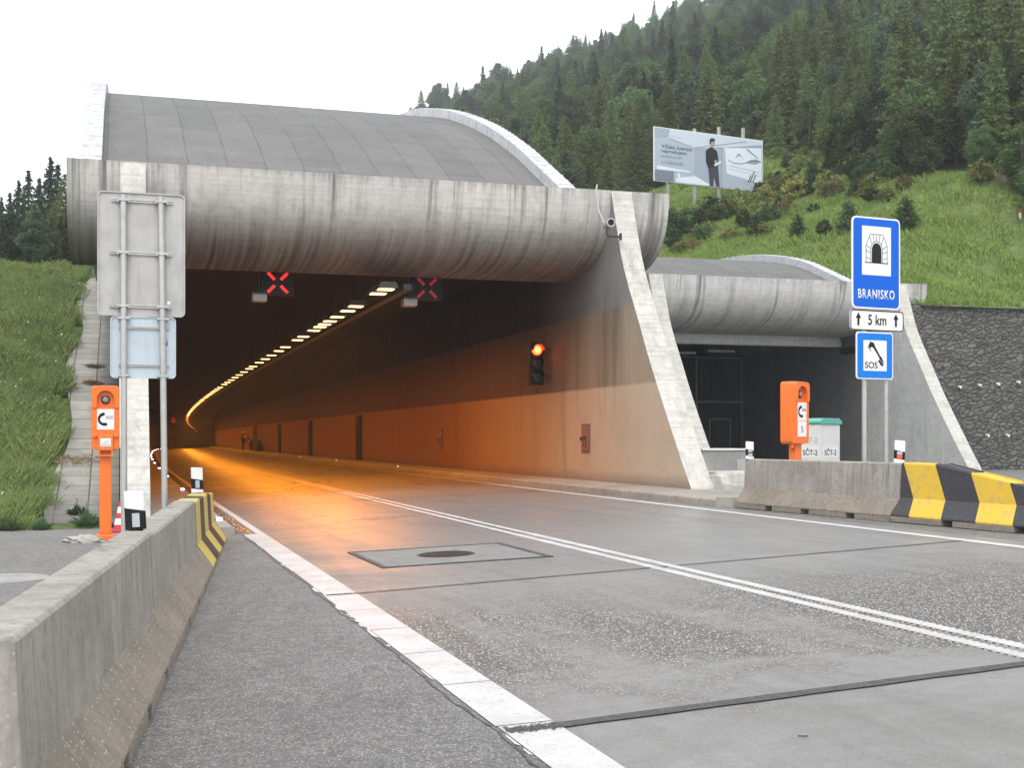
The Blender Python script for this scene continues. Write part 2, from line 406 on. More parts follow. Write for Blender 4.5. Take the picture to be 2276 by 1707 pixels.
def mat_tunnelwall():
    t = NT('tunnel_wall_paint'); p = t.pos(); x, y, z = t.sep(p)
    n = t.noise(p, .8, 6, .65); st = t.noise(t.map(p, (1, 1.6, .15)), 1.0, 6, .65); fine = t.noise(p, 12, 5, .7)
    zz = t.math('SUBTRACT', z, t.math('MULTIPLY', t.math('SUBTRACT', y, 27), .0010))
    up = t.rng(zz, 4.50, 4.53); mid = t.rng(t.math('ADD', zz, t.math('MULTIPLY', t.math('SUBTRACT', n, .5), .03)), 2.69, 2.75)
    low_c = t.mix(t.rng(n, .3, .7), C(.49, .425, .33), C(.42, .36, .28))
    mid_c = t.mix(t.rng(st, .38, .66), C(.40, .35, .27), C(.25, .22, .17))
    up_c = t.mix(t.rng(n, .3, .7), C(.34, .34, .335), C(.27, .27, .265))
    soot_shade = t.rng(y, 25, 33)  # upper bands darkened inward: soot plus the lamps' cutoff shade painted in
    mid_c = t.mix(t.math('MULTIPLY', soot_shade, .86), mid_c, C(.07, .04, .024))
    up_c = t.mix(t.math('MULTIPLY', soot_shade, .9), up_c, C(.02, .018, .016))
    low_c = t.mix(t.math('MULTIPLY', t.rng(y, 26, 42), .93), low_c, C(.22, .115, .028))  # grime tone that also paints in fading daylight and orange lamplight
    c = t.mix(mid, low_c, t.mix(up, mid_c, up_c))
    c = t.mix(t.math('MULTIPLY', t.rng(fine, .55, .75), .3), c, tuple([.12, .10, .08]))
    c = t.mix(t.math('MULTIPLY', t.rng(st, .56, .75), .4), c, C(.13, .11, .085))
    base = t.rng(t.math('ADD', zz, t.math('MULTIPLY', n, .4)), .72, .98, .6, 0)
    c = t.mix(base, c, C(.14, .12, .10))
    t.bsdf(c, .92, .06, bump=t.bump(fine, .2, .008)); return t.m
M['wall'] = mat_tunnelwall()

def mat_stone():
    t = NT('dark_stone_cladding'); p = t.pos(); x, y, z = t.sep(p)
    wob = t.noise(p, 1.8, 4)
    v = t.comb(t.math('ADD', t.math('MULTIPLY', x, 3.3), t.math('MULTIPLY', wob, 2.0)), 0.0, t.math('ADD', t.math('MULTIPLY', z, 7.2), t.math('MULTIPLY', wob, 3.4)))
    ve = t.n('ShaderNodeTexVoronoi', feature='DISTANCE_TO_EDGE'); t.l(v, ve.inputs['Vector']); ve.inputs['Scale'].default_value = 1
    vc = t.n('ShaderNodeTexVoronoi'); t.l(v, vc.inputs['Vector']); vc.inputs['Scale'].default_value = 1
    n = t.noise(p, 9, 5, .7)
    cc = t.mix(t.sep(vc.outputs['Color'])[0], C(.115, .11, .104), C(.20, .195, .185))
    cc = t.mix(t.math('MULTIPLY', n, .6), cc, C(.06, .058, .055))
    wp = t.noise(t.map(p, (5, 5, .6)), 1.0, 3)
    cc = t.mix(t.rng(wp, .69, .72, 0, .35), cc, C(.3, .3, .29))
    e = t.rng(ve.outputs['Distance'], .0, .09)
    c = t.mix(e, C(.028, .027, .025), cc)
    h = t.math('ADD', t.math('MINIMUM', t.math('MULTIPLY', ve.outputs['Distance'], 3), .6), t.math('MULTIPLY', n, .25))
    t.bsdf(c, .8, .4, bump=t.bump(h, .9, .08)); return t.m
M['stone'] = mat_stone()

def mat_slabs():
    t = NT('bank_slabs'); p = t.pos(); x, y, z = t.sep(p)
    br = t.n('ShaderNodeTexBrick'); t.l(t.comb(x, t.math('MULTIPLY', y, 1.0), 0.0), br.inputs['Vector']); br.offset = 0
    br.inputs['Scale'].default_value = 1; br.inputs['Brick Width'].default_value = .55; br.inputs['Row Height'].default_value = .62
    br.inputs['Mortar Size'].default_value = .014
    br.inputs['Color1'].default_value = (.36, .35, .31, 1); br.inputs['Color2'].default_value = (.29, .28, .25, 1); br.inputs['Mortar'].default_value = (.07, .065, .05, 1)
    n = t.noise(p, 2.2, 6, .7); n2 = t.noise(p, 20, 5, .7)
    c = t.mix(t.rng(n, .45, .75, 0, .7), br.outputs['Color'], C(.17, .155, .125))
    c = t.mix(t.rng(n2, .5, .8, 0, .4), c, C(.45, .44, .40))
    low = t.math('MULTIPLY', t.rng(y, 23.5, 25.5, 1, 0), t.rng(n, .3, .5, .4, .8))
    c = t.mix(low, c, C(.13, .125, .115))
    t.bsdf(c, .9, .3, bump=t.bump(t.math('ADD', br.outputs['Fac'], n2), .4, .02)); return t.m
M['slabs'] = mat_slabs()

def mat_stripes(name, y0, w, slant, yellow, black, first_dark):
    """diagonal hazard bands in the barrier's own coordinates"""
    t = NT(name); p = t.loc(); x, y, z = t.sep(p)
    a = t.math('DIVIDE', t.math('SUBTRACT', t.math('ADD', y, t.math('MULTIPLY', z, slant)), y0), w)
    fr = t.math('MODULO', t.math('ADD', a, 100.0 + (1 if first_dark else 0)), 2.0)
    yb = t.math('LESS_THAN', fr, 1.0)
    n = t.noise(p, 7, 6, .75); n2 = t.noise(p, 30, 4, .7)
    ye = t.mix(t.rng(n, .5, .7), yellow, C(.42, .34, .16)); bl = t.mix(t.rng(n2, .58, .75), black, C(.16, .15, .14))
    ye = t.mix(t.rng(n2, .64, .74), ye, C(.10, .08, .06))
    c = t.mix(yb, bl, ye)
    t.bsdf(c, .55, .5, bump=t.bump(n, .3, .01)); return t.m

M['barrier_low'] = mat_concrete('barrier_foot_concrete', (.27, .235, .19), (.19, .165, .135), .35, local=True, board=0, scale=2.0, aggregate=1.6)

# ------------------------------------------------------------------ terrain
LB = [(22.8, 0), (25, .5), (28, 1.3), (32.5, 2.9), (38, 4.5), (43, 6.0), (46, 6.9), (52, 7.9), (80, 11), (400, 26)]
def ss(t): t = max(0, min(1, t)); return t*t*(3-2*t)
def HL(y):
    if y <= 22.8: return 0
    for (a, b), (p, q) in zip(LB, LB[1:]):
        if y <= p: return b+(q-b)*(y-a)/(p-a)
    return 26
def T(x, y):
    pl = 6.4 + .1886*(y-40.5) + .4415*(x-27)*ss((y-40.5)/12)
    if y < 52 and x < 5: pl = -50
    h = HL(y); k = 1.5; d = max(0, 1-abs(pl-h)/(2*k))
    return max(pl, h) + d*d*k*.5*ss((y-41)/6)
def G(x): return 0 if x < 0 else min(.035*x, .378)
def CV(y): return ((y-27)**2/7860 if y > 27 else 0, -(y-100)**2/80000 if y > 100 else 0)
YS = [27, 34, 42, 50, 60, 70, 80, 90, 100, 115, 130, 145, 160, 180, 200, 220, 240, 265, 290, 315, 338]
def st(ys): return [(y,)+CV(y) for y in ys]

sheet = MB()
sheet.add([(-160, -70, -.4), (265, -70, -.4), (265, 345, -.4), (-160, 345, -.4)], [(0, 1, 2, 3)])
tag(sheet.build('ground', M['turf'], fix=False), kind='structure')

def lumps(x, y):
    return .16*math.sin(x*.9+1.3*math.sin(y*.5))*math.sin(y*.8+x*.3) + .10*math.sin(x*2.1+y*1.7)

def grid(xs, ys, skip, name, mats, zf, mi=None, smooth=True):
    m = MB(); n = len(ys)
    for x in xs:
        for y in ys: m.v.append((x, y, zf(x, y)))
    for i in range(len(xs)-1):
        for j in range(n-1):
            cx, cy = (xs[i]+xs[i+1])/2, (ys[j]+ys[j+1])/2
            if skip(cx, cy): continue
            m.f.append([i*n+j, (i+1)*n+j, (i+1)*n+j+1, i*n+j+1]); m.mi.append(mi(cx, cy) if mi else 0)
    return m.build(name, mats, smooth=smooth, fix=False)

def frange(a, b, s):
    r = []; 
    while a < b-1e-6: r.append(round(a, 3)); a += s
    return r
def tree_zone(x, y):
    if x < 1: return y > 66
    if x < 31: return y > 70
    if x < 39.5: return y > 88
    if x < 43: return y > 46 and not (68 < y < 87)
    return y > 45
xs = frange(-160, -20, 8)+frange(-20, -1.1, .9)+[-1.1, -.35]
ys_ = [22.8, 23.3, 24, 25]+frange(26, 60, 1)+frange(60, 120, 3)+frange(120, 340, 12)+[340]
def zL(x, y):
    h = T(x, y); k = ss((-.9-x)/1.5)*ss((y-22.8)/2)
    if x > -1.2: h -= .10*ss((y-23)/1)
    return h + lumps(x, y)*k*1.3
xs2 = [-.35, 11.35, 14, 17.0, 22, 28.0]+frange(29, 60, 1.2)+frange(60, 130, 4)+frange(130, 260, 14)+[260]
ys2 = frange(40.52, 49, 1.06)+[49.0]+frange(50, 100, 1.5)+frange(100, 180, 5)+frange(180, 340, 14)+[340]
def skip2(x, y):
    if x < 11.4 and y < 49: return True
    if x < 17.1 and y < 41.8: return True
    if 17 < x < 28 and y < 54.4: return True
    return False
def zR(x, y):
    k = ss((y-40.5)/4)*ss((x-28)/2)
    return T(x, y) + lumps(x, y)*1.2*k
hl = grid(xs, ys_, lambda x, y: False, 'hillside_left', [M['turf'], M['floor']], zL, lambda x, y: 1 if tree_zone(x, y) else 0)
tag(hl, kind='structure'); hl.name = 'grass_bank'
hr = grid(xs2, ys2, skip2, 'hillside', [M['turf'], M['floor']], zR, lambda x, y: 1 if tree_zone(x, y) else 0)
tag(hr, kind='structure')

# pavements and road
def strip(name, xa, xb, ys, mat, lift=0, n=None, kind='structure'):
    m = MB(); m.sweep([(x, G(x)+lift) for x in ([xa]+[q for q in (0, 10.8) if xa < q < xb]+[xb])], st(ys)); o = m.build(name, mat, fix=False)
    return tag(o, kind=kind)
o = strip('apron_pavement', -90, 1.80, [-60, 0, 10, 22.9], M['asphalt'])
m = MB(); m.box(0.0, 1.80, 22.9, 27, -.05, .0)
strip('road', 1.80, 9.78, [-60, 0, 5, 10, 15, 20]+YS, M['road'])
o = strip('verge_pavement', 9.78, 120, [-60, 0, 10, 20, 27, 40.6], M['asphalt'])

# left kerbed walkway and its slotted gutter
w = MB(); w.sweep([(.45, .15), (1.63, .175), (1.655, .16), (1.66, .03), (1.655, -.1), (.45, -.1)], st([19.9, 23]+YS), True)
tag(w.build('walkway', M['kerb']), kind='structure')
w = MB(); w.sweep([(9.78, .20), (9.78, .455), (9.81, .48), (10.86, .52), (10.86, .2)], st([20.1, 23]+YS), True)
w.box(10.86, 12.6, 20.1, 25.2, .2, .515); w.prism([(9.78, 20.1), (12.6, 20.1), (12.3, 19.75), (10.3, 19.7), (9.95, 19.8)], .2, .513, 'z')
tag(w.build('walkway_right', M['kerb']), kind='structure').name = 'pavement'

# painted lines
def linestrip(name, xa, xb, ys, mat, label, lift=.005):
    m = MB(); m.sweep([(xa, G(xa)+lift), (xb, G(xb)+lift)], st(ys)); o = m.build(name, mat, fix=False)
    return tag(o, kind='structure')
gap = .014
m = MB(); y = -4.0; k = 0
jag = []
while y < 19.6:
    L = 1.13; x0 = 1.80-random.uniform(0, .02)
    m.add([(x0, y, G(x0)+.006), (2.09, y, G(2.09)+.006), (2.09, y+L-gap, G(2.09)+.006), (x0, y+L-gap, G(x0)+.006)], [(0, 1, 2, 3)])
    y += L
tag(m.build('edge_line', M['line'], fix=False), kind='structure')
m = MB(); y = -4.0
while y < 19.8:       # ragged spilled paint and broken asphalt along the gutter blocks
    wdt = max(0, random.gauss(.008, .016)); L = random.uniform(.04, .5)
    if wdt > .01: m.add([(1.792, y, G(1.79)+.006), (1.792-wdt, y+L*.2, G(1.75)+.006), (1.792-wdt*.8, y+L*.8, G(1.75)+.006), (1.792, y+L, G(1.79)+.006)], [(0, 1, 2, 3)])
    y += L+random.uniform(0, .15)
tag(m.build('paint_edge', M['line'], fix=False), kind='structure')
m = MB(); y = -4
pts = []
while y < 20: pts.append((1.775+random.gauss(0, .004)-.035*(1+math.sin(y*1.1)*math.sin(y*2.7+1))*.5-.012*math.sin(y*9)*math.sin(y*4.3), y)); y += .06
for (xa, ya), (xb, yb) in zip(pts, pts[1:]):
    wd = .003+.006*random.random()
    m.add([(xa-wd, ya, G(xa)+.004), (xa+wd, ya, G(xa)+.004), (xb+wd, yb, G(xb)+.004), (xb-wd, yb, G(xb)+.004)], [(0, 1, 2, 3)])
tag(m.build('edge_crack', M['tar'], fix=False), kind='structure')
linestrip('edge_line_inner', 1.97, 2.09, [19.62, 23]+YS, M['line2'], '').name = 'edge_line'
linestrip('edge_line_right', 9.30, 9.46, [-10, 0, 5, 10, 15, 20]+YS, M['line2'], '').name = 'edge_line'
for xc in (5.24, 5.44):      # profiled double centre line: close-set raised ribs near the camera
    m = MB(); m.sweep([(xc-.055, G(xc)+.005), (xc+.055, G(xc)+.005)], st([-10, 0, 5, 10, 15, 20]+YS))
    y = 3.0
    while y < 17:
        m.box(xc-.058, xc+.058, y, y+.035, G(xc)-.01, G(xc)+.011); y += .075
    tag(m.build('centre_line', M['line2'], fix=False), kind='structure')
# tar filled transverse joints
for y0, sl, wd in ((6.06, .10, .055), (11.80, .13, .022), (27.5, .1, .02)):
    m = MB(); N = 40; xr = 9.3 if wd < .05 else 9.6
    for i in range(N):
        xa = 2.085+(xr-2.085)*i/N; xb = 2.085+(xr-2.085)*(i+1)/N
        ja = .10*wd*math.sin(i*1.7); jb = .10*wd*math.sin((i+1)*1.7)
        ya = y0+sl*(xa-2.1); yb = y0+sl*(xb-2.1)
        m.add([(xa, ya-wd+ja, G(xa)+.008), (xb, yb-wd+jb, G(xb)+.008), (xb, yb+wd-jb*.5, G(xb)+.008), (xa, ya+wd-ja*.5, G(xa)+.008)], [(0, 1, 2, 3)])
    tag(m.build('road_joint', M['tar'], fix=False), kind='structure')
m = MB(); random.seed(31)
for k in range(900):
    y0, wd = random.choice(((6.05, .05), (6.05, .05), (11.80, .03))); x = random.uniform(1.81, 2.085); y = y0+random.gauss(0, wd*.6); r = random.uniform(.004, .011); a = random.uniform(0, 6.28)
    m.add([(x+r*math.cos(a+q)*random.uniform(.6, 1.3), y+r*math.sin(a+q)*random.uniform(.6, 1.3), G(x)+.0095) for q in (0, 1.5, 3.1, 4.7)], [(0, 1, 2, 3)])
tag(m.build('road_joint', M['tar'], fix=False), kind='structure')
# manhole in its concrete frame
t_ = thing('manhole', 'round ribbed manhole cover in a concrete frame set in the road', 'manhole', (3.70, 14.85, G(3.7)), 0)
t_.rotation_euler = (0, -math.atan(.035), R(1))
MB().cbox((0, 0, -.015), (1.84, 1.92, .044)).build('frame', mat_concrete('manhole_frame_concrete', (.235, .23, .22), (.19, .185, .175), .1, board=0), t_)
f = MB()
for a, b, c_, d in ((-.99, -.925, -1.03, 1.03), (.925, .99, -1.03, 1.03), (-.925, .925, -1.01, -.965), (-.925, .925, .965, 1.01)): f.box(a, b, c_, d, -.02, .014)
f.build('tar_joint', M['tar'], t_)
cv = MB(); cv.lathe([(.34, 0), (.34, .014), (.31, .014)], n=40)
for i in range(-7, 8):
    hw = math.sqrt(max(0, .30**2-(i*.04)**2))
    cv.box(-hw, hw, i*.04-.008, i*.04+.008, .01, .022)
cv.build('cover', M['steel_dark'], t_)
random.seed(8)
lf = mat_flat('fallen_leaf', (.30, .20, .08), .8); tw = mat_flat('dark_twig', (.04, .035, .03), .8)
for k, (x, y, lb) in enumerate(((6.05, 7.15, 'small yellow leaf lying beside the centre line in the right foreground'), (3.05, 5.35, 'dark twig lying on the road slab in the foreground'), (1.15, 5.0, 'tiny twig on the coarse asphalt beside the barrier'))):
    t_ = thing('fallen_leaf' if k == 0 else 'twig', lb, 'leaf' if k == 0 else 'twig', (x, y, G(x)+.006), random.uniform(0, 3))
    if k == 0: MB().prism([(-.05, 0), (-.02, .022), (.03, .018), (.055, 0), (.03, -.02), (-.02, -.018)], 0, .004, 'z').build('blade', lf, t_)
    else: MB().tube([(-.022, 0, .003), (0, .008, .004), (.026, 0, .003)], .0028, 6).build('stick', tw, t_)
# second cover, left apron
t_ = thing('manhole', 'pale concrete manhole cover in the asphalt left of the barrier', 'manhole', (-1.25, 14.85, 0))
MB().lathe([(.52, -.02), (.52, .008), (.47, .012), (.46, .007), (.45, .007)], n=40).build('cover', M['concrete'], t_)

# gutter slots between left kerb and edge line
t_ = thing('slotted_gutter', 'row of wet slotted gutter stones beside the left kerb', 'gutter', (0, 0, 0))
g = MB(); y = 20.0
gm = NT('wet_gutter'); gn = gm.noise(gm.pos(), 8, 4); gm.bsdf(gm.mix(gn, C(.10, .09, .08), C(.24, .22, .20)), .14, .7, bump=gm.bump(gn, .3, .02)); M['wetstone'] = gm.m
while y < 40:
    dx, _ = CV(y); g.box(1.67+dx, 1.95+dx, y, y+.30, 0, .068); y += .36
g.build('gutter_stone', M['wetstone'], t_, bevel=.01)

# ------------------------------------------------------------------ left tunnel portal
PR = [(27.65, 7.24), (27.70, 6.85), (27.80, 6.5), (28.0, 6.17), (28.3, 5.9), (28.75, 5.70), (29.3, 5.58), (30.0, 5.52), (31.0, 5.5)]
PIER = [(7.235, 27.66), (6.3, 27.3), (5.31, 26.85), (4.03, 25.98), (3.18, 25.4), (2.12, 24.6), (1.05, 23.75), (.40, 23.2)]

def smoothprof(p, k=3):
    out = []
    n = len(p)
    for i in range(n-1):
        p0, p1, p2, p3 = p[max(i-1, 0)], p[i], p[i+1], p[min(i+2, n-1)]
        for j in range(k):
            t = j/k
            out.append(tuple(.5*((2*p1[a])+(-p0[a]+p2[a])*t+(2*p0[a]-5*p1[a]+4*p2[a]-p3[a])*t*t+(-p0[a]+3*p1[a]-3*p2[a]+p3[a])*t**3) for a in (0, 1)))
    out.append(p[-1]); return out

def portal(label, x0, x1, wl, wr, dy, roofx, roofpts, matf, matp, thin, inner_end, walls_mat, ceil_mat, kerbz):
    """x0..x1 fascia ends, wl=(outer,inner) left wall, wr=(inner,outer) right wall"""
    P = thing('tunnel_portal', label, 'tunnel portal', ((x0+x1)/2, 27.65+dy, kerbz)); O = P.location.copy()
    inv = Matrix.Translation(-O)
    def put(mb, name, mats, parent=P, **kw):
        mb.v = [tuple(Vector(v)-O) for v in mb.v]
        o = mb.build(name, mats, parent, **kw)
        return o
    fr = [(y+dy, z) for y, z in smoothprof(PR)]
    back = [(y+.42, z+.30) for y, z in fr if z < 6.9][::-1] + [(28.07+dy, 7.1), (28.0+dy, 7.24)]
    f = MB(); f.prism(fr+back, x0, x1, 'x'); put(f, 'fascia', matf, smooth=True, ang=40)
    # leaning piers, each in the plane of its wall
    for (a, b), mt in ((wl, matp), (wr, matp)):
        pf = [(y+dy, z) for z, y in smoothprof(PIER)]
        poly = pf[::-1] + [(27.9+dy, 7.238), (29.6+dy, 6.9), (29.6+dy, .1)]
        poly[0] = (poly[0][0], .1)
        # front skin in pier concrete, cheek in wall paint
        q = MB(); front = pf
        q.v = []; 
        n = len(poly)
        q.prism(poly, a, b, 'x')
        q.mi = []
        for fc in q.f:
            c_ = sum((Vector(q.v[i]) for i in fc), Vector())/len(fc)
            if a == wr[0] and abs(c_.x-a) < .01: q.mi.append(1)
            elif a == wl[0] and abs(c_.x-b) < .01: q.mi.append(1)
            else: q.mi.append(0)
        o = put(q, 'pier', [mt, walls_mat])
    return P, put

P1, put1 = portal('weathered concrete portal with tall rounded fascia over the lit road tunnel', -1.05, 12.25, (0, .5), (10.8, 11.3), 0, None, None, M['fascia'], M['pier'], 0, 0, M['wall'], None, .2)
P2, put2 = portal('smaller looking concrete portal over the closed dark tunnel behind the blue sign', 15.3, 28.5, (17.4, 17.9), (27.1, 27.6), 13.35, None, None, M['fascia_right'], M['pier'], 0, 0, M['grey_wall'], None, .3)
# pier foot blocks
put1(MB().prism([(22.95, .3), (22.95, .62), (23.05, .78), (23.25, .82), (23.6, .8), (23.6, .3)], 11.303, 11.52, 'x'), 'foot_block', M['pier'], bevel=.03)

# curved roofs with metal flashings
def roof(P, put, pts, xa, xb, side_z):
    sp = smoothprof(pts, 5)
    def off(d): return [(y+d*.35, z-d) for y, z in sp]
    r = MB(); top = off(.27); low = [(y+.1, z-.5) for y, z in top][::-1]
    r.prism(top+low, xa+.42, xb-.42, 'x'); put(r, 'roof', M['roof'], smooth=True, ang=40)
    for a, b in ((xa, xa+.44), (xb-.44, xb)):
        f = MB(); top = sp; low = [(y+.1, z-.5) for y, z in sp][::-1]
        f.prism(top+low, a, b, 'x')
        # standing seams
        s_ = f
        for (p, q) in zip(sp, sp[1:]):
            seg = math.dist(p, q); k = max(1, round(seg/.45))
            for j in range(k):
                t = j/k; y, z = p[0]+(q[0]-p[0])*t, p[1]+(q[1]-p[1])*t
                s_.box(a-.006, b+.006, y-.012, y+.012, z-.05, z+.022)
        put(f, 'flashing', M['flash'])
        sw = MB()
        xw = (a+.05, a+.25) if a == xa else (b-.25, b-.05)
        sw.prism([(pts[2][0]+.3, side_z), (pts[2][0]+.3, pts[2][1]-.75)]+[(y, z-.7) for y, z in sp[12:]]+[(pts[-1][0], side_z)], xw[0], xw[1], 'x')
        put(sw, 'side_wall', M['concrete'])
R1 = [(29.0, 6.98), (29.5, 7.26), (30.5, 7.8), (32.5, 8.8), (34.5, 9.78), (37.7, 11.12), (41.5, 12.42), (44.5, 13.25), (48, 14.05), (52, 14.6), (57, 14.9), (64, 15.0)]
roof(P1, put1, R1, -.85, 11.0, 6.95)
R2 = [(42.3, 6.98), (42.9, 7.27), (44.2, 7.75), (45.6, 8.28), (47.4, 8.91), (49.7, 9.43), (52.1, 9.77), (54.6, 9.95), (57, 10.0)]
roof(P2, put2, R2, 16.0, 27.3, 5.4)

# tunnel tube of the left portal: walls and ceiling follow the bend
tt = thing('road_tunnel', 'long curving road tunnel bore with cream painted walls under sodium light', 'tunnel', (5.65, 29.6, .2))
def tput(mb, name, mats, **kw):
    mb.v = [tuple(Vector(v)-Vector((5.65, 29.6, .2))) for v in mb.v]; return mb.build(name, mats, tt, **kw)
YT = [29.6]+YS[1:]
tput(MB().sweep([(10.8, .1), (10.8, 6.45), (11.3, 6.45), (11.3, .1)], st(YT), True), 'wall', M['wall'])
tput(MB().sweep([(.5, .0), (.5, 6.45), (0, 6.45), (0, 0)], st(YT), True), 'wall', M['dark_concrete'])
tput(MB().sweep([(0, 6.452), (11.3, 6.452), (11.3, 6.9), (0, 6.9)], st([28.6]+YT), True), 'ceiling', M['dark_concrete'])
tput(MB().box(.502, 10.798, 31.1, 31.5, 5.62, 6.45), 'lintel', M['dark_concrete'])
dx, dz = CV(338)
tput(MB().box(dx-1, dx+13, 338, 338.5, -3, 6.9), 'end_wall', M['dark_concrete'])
hg = MB().sweep([(6.35, 5.02), (6.55, 5.02), (6.55, 5.16), (6.35, 5.16)], st(YT), True)
for y in [33+4*i for i in range(40)]:
    dx, dz = CV(y)
    for xx in (6.45,): hg.tube([(xx+dx, y, 5.1+dz), (xx+dx, y, 6.45+dz)], .015, 5)
tput(hg, 'cable_tray', M['steel_dark'])

# luminaires
zs = [29.7, 30.6, 33.5, 34.7, 36.4, 37.7, 38.7, 39.6, 40.9, 43.3, 44.8, 48.2, 50.3, 52.9, 55.3, 57.9, 60.9]
ly = [(z-1.7)/.9567 for z in zs]
y = ly[-1]+2.1
while y < 118: ly.append(y); y += 3.1 if (len(ly) % 8) else 4.6
while y < 225: ly.append(y); y += 3.6
while y < 334: ly.append(y); y += 7
hb = MB().prism([(-.23, 0), (.23, 0), (.17, .13), (-.17, .13)], -.36, .36, 'y').mesh('housing', M['steel_dark'])
la = bpy.data.lights.new('sodium_bulb', 'AREA'); la.shape = 'RECTANGLE'; la.size = .34; la.size_y = .28; la.energy = 90; la.color = (1, .30, .015); la.spread = R(172)
la2 = la.copy(); la2.energy = 130
df = MB().box(-.175, .175, -.15, .15, -.02, -.004).mesh('diffuser', M['lamp'])
df2 = MB().box(-.19, .19, -.30, .30, -.02, -.004).mesh('diffuser', M['lamp_far'])
for i, y in enumerate(ly):
    dx, dz = CV(y)
    r = thing('tunnel_lamp', 'orange sodium lamp in the long row under the tunnel ceiling', 'ceiling lamp', (5.86+dx, y, 4.98+dz), 0, 'sodium lamps under the tunnel ceiling')
    obj('housing', hb, r); obj('diffuser', df if y < 190 else df2, r)
    if y < 240: obj('sodium_bulb', la2 if y > 118 else la, r, (0, 0, -.026))

# lane control signals with their small camera boxes
def lane_signal(x, y, z, label, led, scale=1):
    t = thing('lane_signal', label, 'lane signal', (x, y, z), 0, None)
    t.scale = (scale,)*3
    MB().box(-.40, .40, 0, .18, -.30, .31).build('casing', M['black'], t, bevel=.01)
    MB().box(-.03, .03, .05, .11, .31, 1.15).build('hanger', M['steel_dark'], t)
    for sx in (-1, 1):
        for sz in (-1, 1):
            b = MB()
            for k in range(6):
                for q in (-.014, .014):
                    d = .085+k*.028; b.cbox((sx*d+q*sz, -.008, sz*d-q*sx), (.022, .012, .022))
            b.build('light_bar', led, t)
    return t
lane_signal(3.62, 31.25, 5.28, 'bright red lit cross above the left lane at the tunnel mouth', M['led_red'])
lane_signal(7.30, 31.25, 5.28, 'dimmer red cross above the right lane, under the fascia', M['led_red_dim'])
for (x, y, z, lb) in ((7.45, 196, 4.4, 'far red lane signal deep in the tunnel, left of the lamp row'), (11.9, 325, 3.2, 'tiny red lane signal at the far end of the tunnel, below the lamps'), (18.4, 333, 3.8, 'tiny red lane signal at the very end of the lamp row')):
    s_ = lane_signal(x, y, z, lb, M['led_red'], 1.0)
for x, lb in ((3.17, 'small grey camera box hanging below the bright red cross'), (6.83, 'small grey camera box hanging below the dimmer red cross')):
    t = thing('camera_box', lb, 'camera', (x, 31.0, 4.80))
    MB().box(-.17, .17, 0, .35, 0, .17).build('housing', M['sign_back'], t, bevel=.015)
    MB().box(-.18, .18, -.03, .37, .172, .21).build('hood', M['steel_dark'], t)
    MB().tube([(0, .2, .21), (0, .2, 1.6)], .02, 8).build('hanger', M['steel_dark'], t)

# marker studs on the kerbs
stud = MB().box(-.06, .06, -.07, .07, 0, .035).mesh('base', M['steel_dark'])
sl = MB().box(-.045, .045, -.075, -.071, .006, .03).box(-.04, .04, -.04, .04, .036, .042).mesh('light', M['led_white'])
sr_ = MB().box(-.04, .04, -.075, -.071, .008, .026).mesh('light', M['led_dim'])
for i, y in enumerate([21.6, 34.8, 47.5, 61, 75, 88, 100, 112, 124, 136, 148, 160, 175, 190, 205, 222, 240]):
    dx, dz = CV(y)
    r = thing('kerb_marker', 'white light stud on the left kerb of the tunnel road', 'marker light', (1.55+dx, y, .175+dz), 0, 'light studs along the left kerb')
    obj('base', stud, r); obj('light', sl, r)
for y in [47.5, 62.5, 77, 91, 105, 119, 133, 148, 163]:
    dx, dz = CV(y)
    r = thing('kerb_marker', 'white light stud on the right kerb below the orange wall', 'marker light', (9.9+dx, y, .485+dz), 0, 'light studs along the right kerb')
    obj('base', stud, r); obj('light', sr_, r)

# openings in the right tunnel wall
for y, lb in ((60.8, 'dark niche door nearest the tunnel mouth on the right wall'), (78.6, 'dark niche door in the middle of the three on the right wall'), (96.8, 'dark niche door farthest in, before the two workers')):
    dx, dz = CV(y)
    t = thing('niche_door', lb, 'door', (10.8+dx, y, .52))
    MB().box(-.14, .02, -.5, .5, 0, 2.15).build('frame', M['steel_dark'], t)
    MB().box(-.16, -.142, -.42, .42, .03, 2.08).build('door_leaf', M['black'], t)
for y, lb in ((29.3, 'red brown hatch with a hose symbol on the cream wall near the pier'), (44.2, 'dim brown hatch farther along the orange lit wall')):
    dx, dz = CV(y)
    t = thing('wall_hatch', lb, 'hatch', (10.8+dx, y, 1.19))
    MB().box(-.03, .02, -.28, .28, 0, .69).build('frame', M['rust_panel'], t, bevel=.006)
    MB().box(-.036, -.031, -.23, .23, .05, .64).build('door', mat_paint('hatch_door', (.22, .10, .08), .6, .2), t)
    p = MB(); p.box(-.045, -.037, -.06, -.02, .1, .38); p.box(-.045, -.037, -.06, .14, .34, .38); p.box(-.045, -.037, .10, .14, .15, .34)
    p.build('hose_symbol', M['steel_dark'], t); MB().cbox((-.055, .25, .33), (.04, .03, .09)).build('handle', M['steel_dark'], t)

